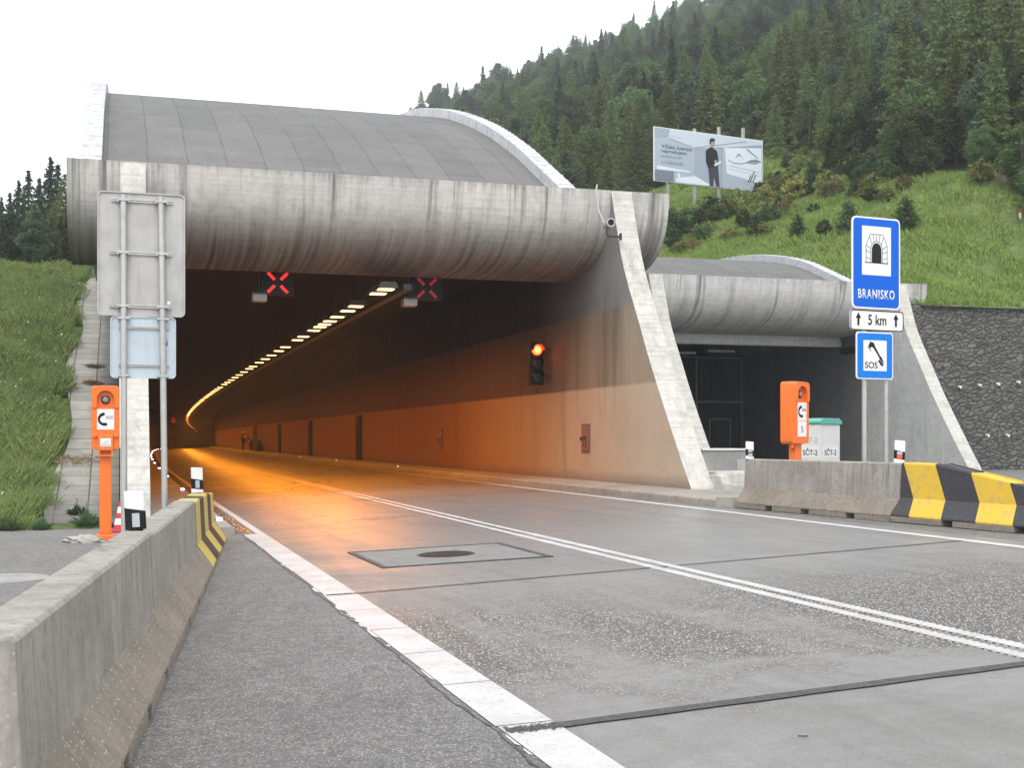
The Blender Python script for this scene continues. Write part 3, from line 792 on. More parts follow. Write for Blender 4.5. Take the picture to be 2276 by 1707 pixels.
# traffic light on the right wall
t = thing('traffic_light', 'three lens traffic light glowing red on the tunnel side wall', 'traffic light', (10.42, 32.0, 3.85))
MB().prism(rrect(.36, 1.12, .06, cy=-.36), 0, .22, 'y').build('casing', M['black'], t, smooth=True, ang=30)
for dz_, mt, nm in ((0, 'red_lens', 'red_lens'), (-.34, 'amber_lens', 'amber_lens'), (-.68, 'green_lens', 'green_lens')):
    Mx = Matrix.Translation((0, -.012, dz_)) @ Matrix.Rotation(R(90), 4, 'X')
    MB().lathe([(.135, -.01), (.13, .01), (.08, .03), (.01, .035)], n=24, M=Mx).build(nm, M[mt], t, smooth=True)
    if nm == 'red_lens': MB().lathe([(.095, .02), (.06, .037), (.01, .041)], n=24, M=Mx).build('lamp_core', M['lamp_core'], t, smooth=True)
    v = MB(); n = 14
    for k in range(n):
        a0, a1 = R(-5+190*k/n), R(-5+190*(k+1)/n)
        q = [(r*math.cos(a), yy, dz_+r*math.sin(a)) for r, yy, a in ((.15, 0, a0), (.15, 0, a1), (.15, -.2, a1), (.15, -.2, a0), (.14, 0, a0), (.14, 0, a1), (.14, -.2, a1), (.14, -.2, a0))]
        v.add(q, [(0, 1, 2, 3), (7, 6, 5, 4), (2, 3, 7, 6)])
    v.build('visor', M['black'], t)
MB().box(.05, .40, .06, .12, -.02, .04).box(.05, .40, .06, .12, -.72, -.66).build('bracket', M['steel_dark'], t)
MB().tube([(0, .1, -.92), (0, .1, -1.02), (.05, .1, -1.1)], .02, 8).build('cable', M['steel_dark'], t)

# security camera with its conduit on the right pier
t = thing('security_camera', 'grey security camera on a bent bracket at the top of the right pier', 'camera', (10.50, 27.05, 6.35))
Mx = Matrix.Rotation(R(90), 4, 'X') @ Matrix.Rotation(R(-8), 4, 'Y')
MB().lathe([(.07, -.26), (.085, -.22), (.085, .2), (.10, .2), (.10, .26), (.075, .26), (.07, .22)], n=20, M=Mx).build('housing', M['sign_back'], t, smooth=True, ang=35)
MB().lathe([(.068, .2), (.068, .225)], n=16, M=Mx).build('lens', M['black'], t)
MB().tube([(-.03, 0, -.07), (-.05, 0, -.17), (-.04, 0, -.24), (.02, 0, -.27), (.30, 0, -.27)], .02, 8).build('bracket', M['steel_dark'], t)
MB().cbox((.29, 0, -.27), (.03, .1, .15)).build('wall_plate', M['steel_dark'], t)
MB().tube([(-.06, .1, .02), (-.12, .3, .35), (-.10, .54, .8), (-.06, .58, .98), (-.04, .62, 1.0)], .018, 8).build('conduit', M['sign_back'], t)

# ------------------------------------------------------------------ right, closed tunnel
tt2 = thing('closed_tunnel', 'dark closed tunnel bore behind the second portal', 'tunnel', (22.5, 43, .35))
def tput2(mb, name, mats, parent=None, **kw):
    mb.v = [tuple(Vector(v)-Vector((22.5, 43, .35))) for v in mb.v]; return mb.build(name, mats, parent or tt2, **kw)
tput2(MB().box(17.9, 27.1, 44.6, 45.1, 5.15, 5.9), 'lintel', M['grey_wall'])
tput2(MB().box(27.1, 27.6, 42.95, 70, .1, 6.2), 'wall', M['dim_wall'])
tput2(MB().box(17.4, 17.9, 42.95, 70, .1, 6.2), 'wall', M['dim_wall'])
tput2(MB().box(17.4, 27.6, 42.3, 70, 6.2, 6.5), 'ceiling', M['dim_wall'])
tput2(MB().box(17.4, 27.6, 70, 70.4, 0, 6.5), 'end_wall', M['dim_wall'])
fl = MB().box(17.4, 27.6, 40.6, 70, .2, .372); tag(fl.build('road_right', M['asphalt']), kind='structure').name = 'tunnel_floor'
gt = thing('barred_gate', 'tall barred steel gate closing the dark tunnel', 'gate', (22.5, 53, .37))
b = MB()
for i in range(76):
    x = -4.56+i*.1216; b.box(x-.012, x+.012, -.012, .012, .05, 4.9)
b.build('bars', M['gate'], gt)
b = MB()
for z in (.05, 2.85, 4.85): b.box(-4.6, 4.6, -.03, .03, z-.04, z+.04)
for x in (-4.58, -2.3, 0, 2.3, 4.55): b.box(x-.045, x+.045, -.034, .034, 0, 4.9)
b.build('frame', M['gate'], gt)
d_ = MB()
for x in (2.95, 3.95): d_.box(x-.04, x+.04, -.05, -.034, .05, 2.1)
d_.box(2.95, 3.95, -.05, -.034, 2.02, 2.1); d_.build('door', M['gate'], gt)
for x, z, lb in ((21.6, 4.95, 'tube lamp fixed high in front of the barred gate, left one'), (23.3, 5.05, 'tube lamp fixed high in front of the barred gate, right one')):
    t = thing('tube_lamp', lb, 'lamp', (x, 47.5, z)); MB().box(-.6, .6, -.07, .07, 0, .1).build('body', M['sign_back'], t, bevel=.02)
    MB().box(-.02, .02, -.02, .02, .1, 1.15).build('hanger', M['steel_dark'], t)
# small items on the right cheek wall
t = thing('wall_conduit', 'dark horizontal conduit box high on the grey side wall behind the blue sign', 'conduit', (27.06, 43.2, 4.85))
MB().box(-.12, .04, -1.4, 1.2, 0, .22).build('box', M['steel_dark'], t)

# retaining wall right of the portals
t = thing('retaining_wall', 'dark irregular stone retaining wall below the grassy slope', 'wall', (34, 40.7, .37))
MB().box(-6.4, 40, 0, .5, -.2, 6.10).build('stone_face', M['stone'], t)
for x, z in ((29.64, 3.47), (30.5, 3.55), (31.31, 3.6), (32.21, 3.68), (30.85, 1.68), (31.74, 1.68)):
    MB().tube([(x-34, .1, z-.37), (x-34, -.14, z-.40)], .05, 12).build('drain_pipe', M['white'], t)
t = thing('infill_wall', 'plain concrete wall filling the gap between the two portals', 'wall', (14.35, 41.3, .38))
MB().box(-3.04, 3.04, 0, .4, -.1, 6.2).build('panel', M['concrete'], t)

# low plinth and cabinet between the portals
t = thing('concrete_plinth', 'low curved concrete plinth behind the foot of the right pier', 'plinth', (13.1, 24.8, .38))
MB().box(-1.2, 1.6, -.3, .5, 0, .45).build('block', M['pier'], t, bevel=.05)
t = thing('utility_box', 'pale grey utility box standing behind the low plinth', 'cabinet', (13.6, 28.2, .38), R(20))
MB().box(-.9, .75, -.6, .6, 0, .86).build('body', M['concrete'], t, bevel=.02)
MB().box(-.93, .78, -.63, .63, .862, .91).build('lid', M['cabinet'], t, bevel=.01)
MB().box(.2, .55, -.625, -.602, .3, .65).build('vent_panel', M['sign_back'], t)

# ------------------------------------------------------------------ bank slabs, left
m = MB(); ys = [23.1]+frange(23.6, 48, .6)
for x in (-1.15, -.02):
    for y in ys: m.v.append((x+(.15*math.sin(y*.7) if x < -1 else 0), y, T(x, y)+.03+.0*y))
n = len(ys)
for j in range(n-1): m.f.append([j, n+j, n+j+1, j+1]); m.mi.append(0)
b = len(m.v)
o = m.build('slab_path', M['slabs'], fix=False, smooth=True)
sd = o.modifiers.new('s', 'SOLIDIFY'); sd.thickness = .08; sd.offset = -1
tag(o, 'strip of weathered concrete slabs climbing the bank beside the left pier', 'slab path')
for x, y, rx, lb in ((-.75, 27.0, .35, 'large clump of dry brown grass lying on the slabs'), (-.62, 32.2, .13, 'small clump of dry grass on the slabs, lower of the two'), (-.6, 33.8, .13, 'small clump of dry grass on the slabs, upper one')):
    m = MB()
    for k in range(260):
        a = random.uniform(0, 6.28); r = rx*math.sqrt(random.random()); cx, cy = r*math.cos(a)*1.6, r*math.sin(a)
        z0 = T(x+cx, y+cy)-T(x, y)+.03; a2 = random.uniform(0, 6.28); L = random.uniform(.06, .2)
        m.add([(cx, cy, z0), (cx+.012, cy+.01, z0+.01), (cx+L*math.cos(a2), cy+L*math.sin(a2), z0+random.uniform(.0, .07))], [(0, 1, 2)])
    o = m.build('dry_grass_clump', M['straw'], fix=False, loc=(x, y, T(x, y)+.03)); tag(o, lb, 'dry grass')

# ------------------------------------------------------------------ barriers
def barrier(label, p0, p1, H=.82, stripes=None, taper=None, notch=(.25, .5, .75), base_paint=False):
    dx, dy = p1[0]-p0[0], p1[1]-p0[1]; L = math.hypot(dx, dy); rz = math.atan2(dy, dx)-math.pi/2
    t = thing('jersey_barrier', label, 'barrier', (p0[0], p0[1], G(max(p0[0], 0)) if p0[0] > 5 else 0.0), rz)
    def prof(h): return [(-.31, .075), (-.31, .10), (-.14, .33), (-.115, max(.34, h-.02)), (-.10, h), (.10, h), (.115, max(.34, h-.02)), (.14, .33), (.31, .10), (.31, .075)]
    ys = [.006, L-.006]; hs = [H, H]
    if taper: ys = [.006]+[a for a, _ in taper]+[L-.006]; hs = [H]+[h for _, h in taper]+[taper[-1][1]]
    def ring(mb, y, h, sel):
        return [(x, y, z) for x, z in sel(prof(h))]
    full = MB(); rings = [prof(h) for h in hs]; n = 10
    for y, pr_ in zip(ys, rings):
        for x, z in pr_: full.v.append((x, y, z))
    upper = [3, 4, 5, 6]
    for i in range(len(ys)-1):
        for k in range(n):
            k2 = (k+1) % n; full.f.append([i*n+k, i*n+k2, (i+1)*n+k2, (i+1)*n+k])
            full.mi.append(1 if k in (0, 1, 7, 8) and not stripes else 0)
    full.f.append(list(range(n))); full.mi.append(0)
    full.f.append([(len(ys)-1)*n+k for k in range(n)]); full.mi.append(0)
    full.build('body', [stripes or M['barrier'], M['barrier_low']], t, bevel=.012)
    ft = MB(); cuts = [0]+[c_*L for c_ in notch]+[L]; g = .11
    for a, b in zip(cuts, cuts[1:]):
        ft.box(-.31, .31, a+(g if a > 0 else .006), b-(g if b < L else .006), .0, .0749)
    ft.build('foot', M['barrier_low'], t, bevel=.006)
    return t
def lx(y): return .043+.1115*(y-6.16)-.31
stL = mat_stripes('hazard_bands_left', 0, .86, -.10, (.55, .43, .10), (.035, .03, .03), False)
stR = mat_stripes('hazard_bands_right', .45, .65, .5, (.70, .45, .035), (.035, .037, .045), False)
barrier('long weathered grey barrier in the left foreground', (lx(4.55), 4.55), (lx(9.58), 9.58), .848, notch=(.3, .52, .74))
barrier('brown footed grey barrier beyond the foreground one, under the white post', (lx(9.6), 9.6), (lx(14.55), 14.55), .83, notch=(.2, .45, .7))
barrier('short barrier end with narrow yellow and black bands beside the left kerb', (lx(14.57), 14.57), (lx(18.95), 18.95), .82, stripes=stL, taper=[(2.6, .80), (4.3, .74)], notch=(.3, .7))
br0 = barrier('plain grey barrier with patchy foot at the right edge of the road', (10.20, 19.65), (10.49, 15.55), .82, notch=(.25, .5, .78))
barrier('tapering barrier end with wide yellow and black bands at the right', (10.495, 15.53), (10.78, 11.4), .82, stripes=stR, taper=[(.75, .81), (4.0, .28)], notch=(.28, .6))

# delineator posts
def delineator(label, loc, rz, h, w=.135, refl='one', tilt=0):
    t = thing('delineator_post', label, 'marker post', loc, 0, None, (0, tilt, rz))
    def body(z0, z1, z0b=None, z1b=None):
        # leaning band edges: left lower than right
        hw, dp = w/2, .075; pts = [(-hw, 0), (-hw*.8, -.02), (0, -.03), (hw*.8, -.02), (hw, 0), (hw*.5, dp), (-hw*.5, dp)]
        m = MB(); n = len(pts)
        for side in (0, 1):
            for x, y in pts:
                k = (x+hw)/w; m.v.append((x, y, (z0+(z0b-z0)*k) if side == 0 else (z1+(z1b-z1)*k)))
        m.f = [list(range(n)), list(range(2*n-1, n-1, -1))]+[[i, (i+1) % n, n+(i+1) % n, n+i] for i in range(n)]; m.mi = [0]*len(m.f)
        return m
    s = .035
    k1 = .02+.035*(refl != 'low'); b0 = .10*h; 
    lowband = .07 if refl != 'low' else .012
    top_b = h*.56 if refl != 'low' else h*.56
    if refl != 'low': body(.012, lowband, .012, lowband-.02).build('foot_band', M['white'], t)
    body(lowband if refl != 'low' else .012, top_b, (lowband-.02) if refl != 'low' else .012, top_b-.03).build('black_band', M['black'], t)
    body(top_b, h-.012, top_b-.03, h-.022).build('white_head', M['white'], t, bevel=.006)
    zc = (lowband+top_b)/2-.01
    if refl == 'pair':
        MB().box(-.035, .035, -.038, -.031, zc-.06, zc-.01).build('reflector', M['reflector'], t); MB().box(-.035, .035, -.038, -.031, zc+.01, zc+.06).build('reflector', M['reflector'], t)
    elif refl == 'orange':
        MB().box(-.035, .035, -.038, -.031, zc+.005, zc+.05).build('reflector', M['reflector'], t); MB().box(-.035, .035, -.038, -.031, zc-.055, zc).build('reflector', M['reflector_orange'], t)
    else:
        MB().box(-.026, .026, -.038, -.031, zc-.05, zc+.05).build('reflector', M['reflector'], t)
    MB().box(-.05, .05, .0, .06, -.004, .0115).box(-.02, .02, .01, .04, -.05, .0).build('foot', M['black'], t)
    return t
delineator('white and black marker post standing on the near left barrier', (.11, 9.75, .835), R(3), .306, .148, 'low', R(-3))
delineator('white and black marker post on the banded barrier end, by the orange road', (.97, 17.4, .79), R(4), .36, .155, 'one', R(-1.5))
delineator('marker post with two grey reflectors at the far end of the right barrier', (10.13, 19.55, 1.165), R(-12), .32, .142, 'pair', 0)
delineator('leaning marker post with an orange reflector by the yellow bands', (10.47, 15.72, 1.165), R(-30), .34, .15, 'orange', R(2.5))
# faraway hill post
t = thing('boundary_post', 'tiny red and white post on the grass slope at the right edge', 'post', (38.3, 48.2, T(38.3, 48.2)-.05))
MB().box(-.035, .035, -.035, .035, 0, .28).build('shaft', M['white'], t); MB().box(-.038, .038, -.038, .038, .282, .44).build('red_top', M['red_paint'], t)

# ------------------------------------------------------------------ emergency phones
def handset(name, parent, cx, cz, s, y, flip=False, mat=None):
    """curved receiver drawn as a thin flat shape"""
    out = []; inn = []
    for k in range(15):
        a = R(110+ (250-110)*k/14); 
        wv = .08+.035*abs(k-7)/7
        out.append((math.cos(a)*.5, math.sin(a)*.5)); inn.append((math.cos(a)*(.5-wv*1.9), math.sin(a)*(.5-wv*1.9)))
    poly = out+inn[::-1]
    a0 = [(out[0][0], out[0][1]), (out[0][0]+.24, out[0][1]+.03), (out[0][0]+.25, out[0][1]-.16), (inn[0][0], inn[0][1]-.02)]
    a1 = [(out[-1][0], out[-1][1]), (out[-1][0]+.24, out[-1][1]-.03), (out[-1][0]+.25, out[-1][1]+.16), (inn[-1][0], inn[-1][1]+.02)]
    m = MB(); th = R(12)
    def tr(p):
        x, z = p[0]+.2, p[1]
        if flip: x = -x
        x, z = x*math.cos(th)-z*math.sin(th), x*math.sin(th)+z*math.cos(th)
        return (cx+x*s, cz+z*s)
    for i in range(14): m.prism([tr(out[i]), tr(out[i+1]), tr(inn[i+1]), tr(inn[i])], y-.001, y, 'y')
    m.prism([tr(p) for p in a0], y-.0015, y+.0005, 'y'); m.prism([tr(p) for p in a1], y-.0015, y+.0005, 'y')
    return m.build(name, mat or M['black'], parent)

def phone(label, loc, rz, head_h, total, variant):
    t = thing('emergency_phone', label, 'emergency phone', loc, rz); w = .40; z0 = total-head_h; D = .17
    MB().box(-.085, .085, -.06, .08, .10, z0+.1).build('post', M['orange'], t, bevel=.012)
    MB().box(-.14, .14, -.11, .13, 0, .10).build('base', M['orange'], t, bevel=.02)
    prof = rrect(w, head_h, .06, 6, 0, z0+head_h/2)
    hd = MB().prism(prof, -D*.4, D, 'y').build('head', M['orange'], t, bevel=.015, smooth=True, ang=30)
    # front shell with arched recess
    rw = .125; az = z0+head_h-.20; bz = az-.13
    outer = rrect(w-.02, head_h-.02, .055, 6, 0, z0+head_h/2)
    shell = MB(); yb, yf = -D*.4-.001, -D*.4-.075
    N = 16; arch = [(rw, bz)]+[(rw*math.cos(R(180*k/N)), az+rw*math.sin(R(180*k/N))) for k in range(N+1)]+[(-rw, bz)]
    hw = (w-.02)/2; top = z0+head_h-.01; bot = z0+.01
    # left, right and top fill around the arch, built of quads
    shell.prism([(-hw, bot), (-hw, bz), (hw, bz), (hw, bot)], yb, yf+.02, 'y')
    oc = []
    for k, (x, z) in enumerate(arch):
        a = math.atan2(z-(az-.02), x)
        ox = max(-hw, min(hw, x*2.6 if abs(x) < .1 else math.copysign(hw, x))); 
        if k == 0: oc.append((hw, bz))
        elif k == len(arch)-1: oc.append((-hw, bz))
        else:
            ca, sa = math.cos(R(180*(k-1)/N)), math.sin(R(180*(k-1)/N)); e = .35
            oc.append((hw*math.copysign(abs(ca)**e, ca), az+(top-az)*sa**e))
    for (p, q), (r, s_) in zip(zip(arch, arch[1:]), zip(oc, oc[1:])):
        shell.prism([p, q, s_, r], yb, yf, 'y')
    shell.build('shell', M['orange'], t)
    Mx = Matrix.Translation((0, yb-.002, az-.01)) @ Matrix.Rotation(R(90), 4, 'X')
    MB().lathe([(.062, 0), (.062, .02), (.05, .03)], n=24, M=Mx).build('lens_ring', M['black'], t)
    MB().lathe([(.045, .024), (.044, .034), (.02, .036)], n=24, M=Mx).build('lens', M['glass_lens'], t, smooth=True)
    yp = yf+.02
    pz1 = bz-.02
    MB().box(-.12, .12, yp-.004, yp-.0005, pz1-.30, pz1).build('label_plate', M['plate_white'], t)
    handset('receiver_symbol', t, -.05, pz1-.155, .20, yp-.005)
    text('SOS', 'sos_lettering', M['text_grey'] if variant == 1 else M['black'], t, .105, .045, (.055, yp-.005, pz1-.12))
    if variant == 1:
        MB().box(-.105, .105, yp-.045, yp-.0005, z0-.01, z0+.22).build('flap', M['orange'], t, bevel=.01)
        MB().box(-.18, -.12, yp-.04, yp-.0005, z0+.18, z0+.24).box(.12, .18, yp-.04, yp-.0005, z0+.18, z0+.24).build('hinge', M['orange'], t, bevel=.012)
        MB().box(-.075, .075, yp-.049, yp-.0455, z0+.05, z0+.17).build('sticker', M['plate_white'], t)
        s_ = MB(); s_.box(-.06, .06, yp-.051, yp-.0495, z0+.065, z0+.075); s_.box(-.02, .05, yp-.051, yp-.0495, z0+.12, z0+.127); s_.box(-.05, .01, yp-.051, yp-.0495, z0+.10, z0+.106); s_.build('sticker_print', M['text_pale'], t)
        hz = z0-.012
        MB().box(-.10, -.075, yp-.03, yp+.05, hz-.06, hz).box(.075, .10, yp-.03, yp+.05, hz-.06, hz).box(-.10, .10, yp-.03, yp+.05, hz-.082, hz-.0601).build('handle', M['orange'], t)
    else:
        MB().box(-.12, .12, yp-.004, yp-.0005, pz1-.56, pz1-.31).build('number_plate', M['plate_white'], t)
        text('5', 'number', M['text_grey'], t, .055, .10, (0, yp-.005, pz1-.44))
        MB().box(-.206, -.2005, -.04, .10, z0+.12, z0+.28).build('side_flap', M['orange'], t)
        MB().tube([(-.16, -.05, z0), (-.16, -.05, z0-.06), (-.12, 0, z0-.09), (-.05, .02, z0-.08)], .018, 8).build('cable', M['orange'], t)
    return t
phone('orange emergency phone pillar at left, facing the camera, with a single SOS plate', (-.21, 20.0, 0), R(1), .95, 2.30, 1)
phone('orange emergency phone behind the right barrier, turned aside, with number 5 plate', (10.66, 18.95, .37), R(25), 1.03, 2.09, 2)
t = thing('concrete_lump', 'rough broken concrete footing beside the left orange phone', 'concrete footing', (-.52, 19.85, 0))
m = MB()
bm = bmesh.new(); bmesh.ops.create_icosphere(bm, subdivisions=3, radius=1)
for v in bm.verts:
    k = 1+.18*math.sin(v.co.x*7+v.co.y*5)+.12*math.sin(v.co.z*11+v.co.x*9); v.co = Vector((v.co.x*.28*k, v.co.y*.2*k, max(-.02, v.co.z*.10*k)))
me = bpy.data.meshes.new('lump'); bm.to_mesh(me); bm.free(); me.materials.append(M['slab']); obj('lump', me, t)

# cone
t = thing('traffic_cone', 'small red and white banded cone behind the left orange phone', 'traffic cone', (.01, 21.9, 0))
MB().box(-.16, .16, -.16, .16, 0, .03).build('base', M['red_paint'], t, bevel=.01)
zz = [.03, .12, .22, .31, .41, .50]
for i, (a, b) in enumerate(zip(zz, zz[1:])):
    ra, rb = .135*(1-a*1.62), .135*(1-b*1.62)
    MB().lathe([(ra, a), (rb, b)], n=20).build('band', M['white'] if i % 2 else M['red_paint'], t, smooth=True, ang=40)

# ------------------------------------------------------------------ signs seen from behind, left
t = thing('road_sign_back', 'large grey back of a road sign on two posts above a smaller pale blue one', 'road sign', (.25, 16.35, 0), R(1.2))
def signpanel(mb_mat, name, w, h, r, cx, cz, y0, y1, parent):
    return MB().prism(rrect(w, h, r, 6, cx, cz), y0, y1, 'y').build(name, mb_mat, parent, smooth=True, ang=35)
pb = signpanel(M['sign_back'], 'large_panel', 1.03, 1.51, .06, 0, 3.77, .06, .075, t)
rim = MB()
o_, i_ = rrect(1.035, 1.515, .062, 6, 0, 3.77), rrect(1.005, 1.485, .05, 6, 0, 3.77)
for k in range(len(o_)):
    k2 = (k+1) % len(o_); rim.prism([o_[k], o_[k2], i_[k2], i_[k]], .040, .0595, 'y')
rim.build('rim', M['sign_back'], pb)
ps = signpanel(M['sign_back_blue'], 'small_panel', .77, .75, .05, .02, 2.63, .061, .075, t)
rim = MB(); o_, i_ = rrect(.775, .755, .052, 6, .02, 2.63), rrect(.75, .73, .045, 6, .02, 2.63)
for k in range(len(o_)):
    k2 = (k+1) % len(o_); rim.prism([o_[k], o_[k2], i_[k2], i_[k]], .045, .0605, 'y')
rim.build('rim', M['sign_back_blue'], ps)
for xt, xb in ((-.215, -.205), (.225, .28)):
    MB().tube([(xb, 0, 0), (xt, 0, 4.48)], .038, 16).build('post', M['galv'], t, smooth=True, ang=50)
for z, a, bb in ((4.42, -.36, .37), (3.78, -.37, .36), (3.13, -.38, .35)):
    MB().prism([(.036, z-.018), (.059, z-.018), (.059, z+.018), (.036, z+.018), (.036, z+.007), (.05, z+.005), (.05, z-.005), (.036, z-.007)], a, bb, 'x').build('cross_rail', M['galv'], t)
    for x in (-.215, .235+(4.4-z)*.012): cl = MB(); cl.box(x-.055, x+.055, -.044, .036, z-.014, z+.014); cl.box(x-.075, x-.05, .0, .036, z-.025, z+.025); cl.box(x+.05, x+.075, .0, .036, z-.025, z+.025); cl.build('clamp', M['galv'], t)
for z in (2.87, 2.41):
    MB().prism([(.036, z-.014), (.06, z-.014), (.06, z+.014), (.036, z+.014), (.036, z+.005), (.05, z+.004), (.05, z-.004), (.036, z-.005)], -.27, .33, 'x').build('cross_rail', M['galv'], t)
for z in (2.98, 2.28):
    for x in (-.21, .25): MB().box(x-.07, x+.07, -.042, .05, z-.012, z+.012).build('clamp', M['galv'], t)
MB().box(.26, .31, .054, .0595, 2.66, 2.73).build('sticker', M['paper_sticker'], t)
s_ = MB()
for k in range(4): s_.box(.262+k*.012, .268+k*.012, .052, .0535, 2.70, 2.725)
s_.box(.26, .31, .054, .0595, 2.62, 2.633); s_.build('sticker_print', M['plate_white'], t)
MB().box(.30, .34, .055, .0595, 3.17, 3.21).build('data_plate', M['plate_white'], t)

# ------------------------------------------------------------------ blue tunnel sign, right
t = thing('tunnel_sign', 'blue tunnel name sign with distance plate and phone plate on two posts', 'road sign', (11.83, 18.43, .37), R(8))
def P_(name, w, h, r, cx, cz, y0, y1, mt, parent=None): return signpanel(M[mt], name, w, h, r, cx, cz-.37, y0, y1, parent or t)
for x in (-.19, .26): MB().tube([(x, .05, 0), (x, .05, 4.72)], .04, 14).build('post', M['galv'], t, smooth=True, ang=50)
p1 = P_('name_panel', 1.0, 1.50, .09, 0, 4.39, -.02, 0, 'plate_white')
P_('blue_field', .945, 1.445, .07, 0, 4.39, -.024, -.0205, 'blue', p1)
P_('white_field', .60, .80, .004, 0, 4.59, -.028, -.0245, 'plate_white', p1)
text('BRANISKO', 'name_lettering', M['plate_white'], p1, .76, .155, (0, -.0245, 3.88-.37), bold=.016, sp=1.16)
s_ = MB(); zb = 4.40-.37; Y0, Y1 = -.0305, -.0285
arch = [(-.10, zb), (-.10, zb+.19)]+[(-.10*math.cos(R(180*k/12)), zb+.20+.12*math.sin(R(180*k/12))) for k in range(13)]+[(.10, zb+.19), (.10, zb)]
s_.prism(arch, Y0, Y1, 'y')
def seg(m, a, b, w):
    a, b = Vector(a), Vector(b); d = (b-a).normalized(); n = Vector((-d.y, d.x))*w/2
    m.prism([tuple(a+n), tuple(b+n), tuple(b-n), tuple(a-n)], Y0, Y1, 'y')
for a, b in (((-.22, zb), (-.22, zb+.28)), ((-.22, zb+.28), (-.13, zb+.46)), ((-.13, zb+.46), (.13, zb+.46)), ((.13, zb+.46), (.22, zb+.28)), ((.22, zb+.28), (.22, zb)),
             ((-.05, zb+.33), (-.07, zb+.46)), ((.05, zb+.33), (.07, zb+.46)), ((0, zb+.34), (0, zb+.46)), ((-.09, zb+.29), (-.15, zb+.42)), ((.09, zb+.29), (.15, zb+.42)),
             ((-.12, zb+.22), (-.22, zb+.28)), ((.12, zb+.22), (.22, zb+.28)), ((-.12, zb+.15), (-.22, zb+.19)), ((.12, zb+.15), (.22, zb+.19)), ((-.12, zb+.05), (-.22, zb+.08)), ((.12, zb+.05), (.22, zb+.08)),
             ((-.12, zb), (-.12, zb+.2)), ((.12, zb), (.12, zb+.2))): seg(s_, a, b, .008)
for k in range(12):
    a0, a1 = R(180*k/12), R(180*(k+1)/12); seg(s_, (-.125*math.cos(a0), zb+.2+.145*math.sin(a0)), (-.125*math.cos(a1), zb+.2+.145*math.sin(a1)), .008)
seg(s_, (-.24, zb-.006), (.24, zb-.006), .016)
s_.build('tunnel_pictogram', M['black'], p1)
p2 = P_('distance_panel', 1.10, .33, .05, .02, 3.45, -.02, 0, 'plate_white')
rim = MB(); o_, i_ = rrect(1.10, .33, .05, 6, .02, 3.08), rrect(1.07, .30, .04, 6, .02, 3.08)
for k in range(len(o_)):
    k2 = (k+1) % len(o_); rim.prism([o_[k], o_[k2], i_[k2], i_[k]], -.024, -.0205, 'y')
rim.build('black_border', M['black'], p2)
text('5 km', 'distance_lettering', M['black'], p2, .38, .17, (.02, -.0205, 3.09), bold=.015)
a_ = MB()
for x in (-.37, .41):
    a_.box(x-.02, x+.02, -.024, -.0205, 2.99, 3.12); a_.prism([(x-.055, 3.11), (x+.055, 3.11), (x, 3.20)], -.0245, -.0205, 'y')
a_.build('arrow', M['black'], p2)
p3 = P_('phone_panel', .76, .77, .05, -.03, 2.875, -.02, 0, 'plate_white')
P_('blue_field', .72, .73, .04, -.03, 2.875, -.024, -.0205, 'blue_light', p3)
P_('white_field', .48, .50, .003, -.03, 2.875, -.028, -.0245, 'plate_white', p3)
text('SOS', 'sos_lettering', M['black'], p3, .26, .105, (-.11, -.029, 2.35), bold=.01)
# receiver drawn as slanted handset
hs_ = MB(); Y0, Y1 = -.0305, -.0285
hs_.prism([(-.17, 2.665), (-.13, 2.735), (-.06, 2.715), (-.035, 2.66), (.075, 2.50), (.10, 2.485), (.145, 2.40), (.15, 2.37), (.08, 2.43), (.035, 2.50), (-.075, 2.64), (-.11, 2.645), (-.14, 2.62)], Y0, Y1, 'y')
hs_.prism([(.03, 2.42), (.055, 2.445), (.145, 2.355), (.13, 2.335), (.09, 2.345)], Y0-.001, Y1, 'y')
seg(hs_, (-.185, 2.655), (-.115, 2.575), .012)
hs_.build('receiver_symbol', M['black'], p3)

# control cabinet
t = thing('control_cabinet', 'white roadside cabinet with teal lid marked SCT-2 behind the orange phone', 'cabinet', (11.85, 20.33, .37), R(27))
MB().box(-.288, .36, -.255, .255, 0, 1.40).build('body', M['cabinet'], t, bevel=.012)
MB().prism([(-.30, 1.402), (.37, 1.402), (.39, 1.42), (.39, 1.455), (.29, 1.51), (-.22, 1.51), (-.32, 1.455), (-.32, 1.42)], -.285, .285, 'y').build('lid', M['teal'], t, bevel=.01)
MB().box(-.20, .28, -.259, -.2565, .82, 1.02).build('label_plate', M['plate_white'], t)
text('SČT-2', 'cabinet_lettering', M['text_grey'], t, .38, .13, (.04, -.2595, .92), bold=.015)
MB().box(-.292, -.2895, -.24, .12, .82, 1.02).build('label_plate', M['plate_white'], t)
text('SČT-2', 'cabinet_lettering', M['text_grey'], t, .30, .13, (-.2925, -.06, .92), (R(90), 0, R(-90)), bold=.015)
text('SČT-2', 'faded_lettering', mat_flat('faded_print', (.45, .45, .44)), t, .34, .13, (-.2895, -.04, 1.14), (R(90), 0, R(-90)))

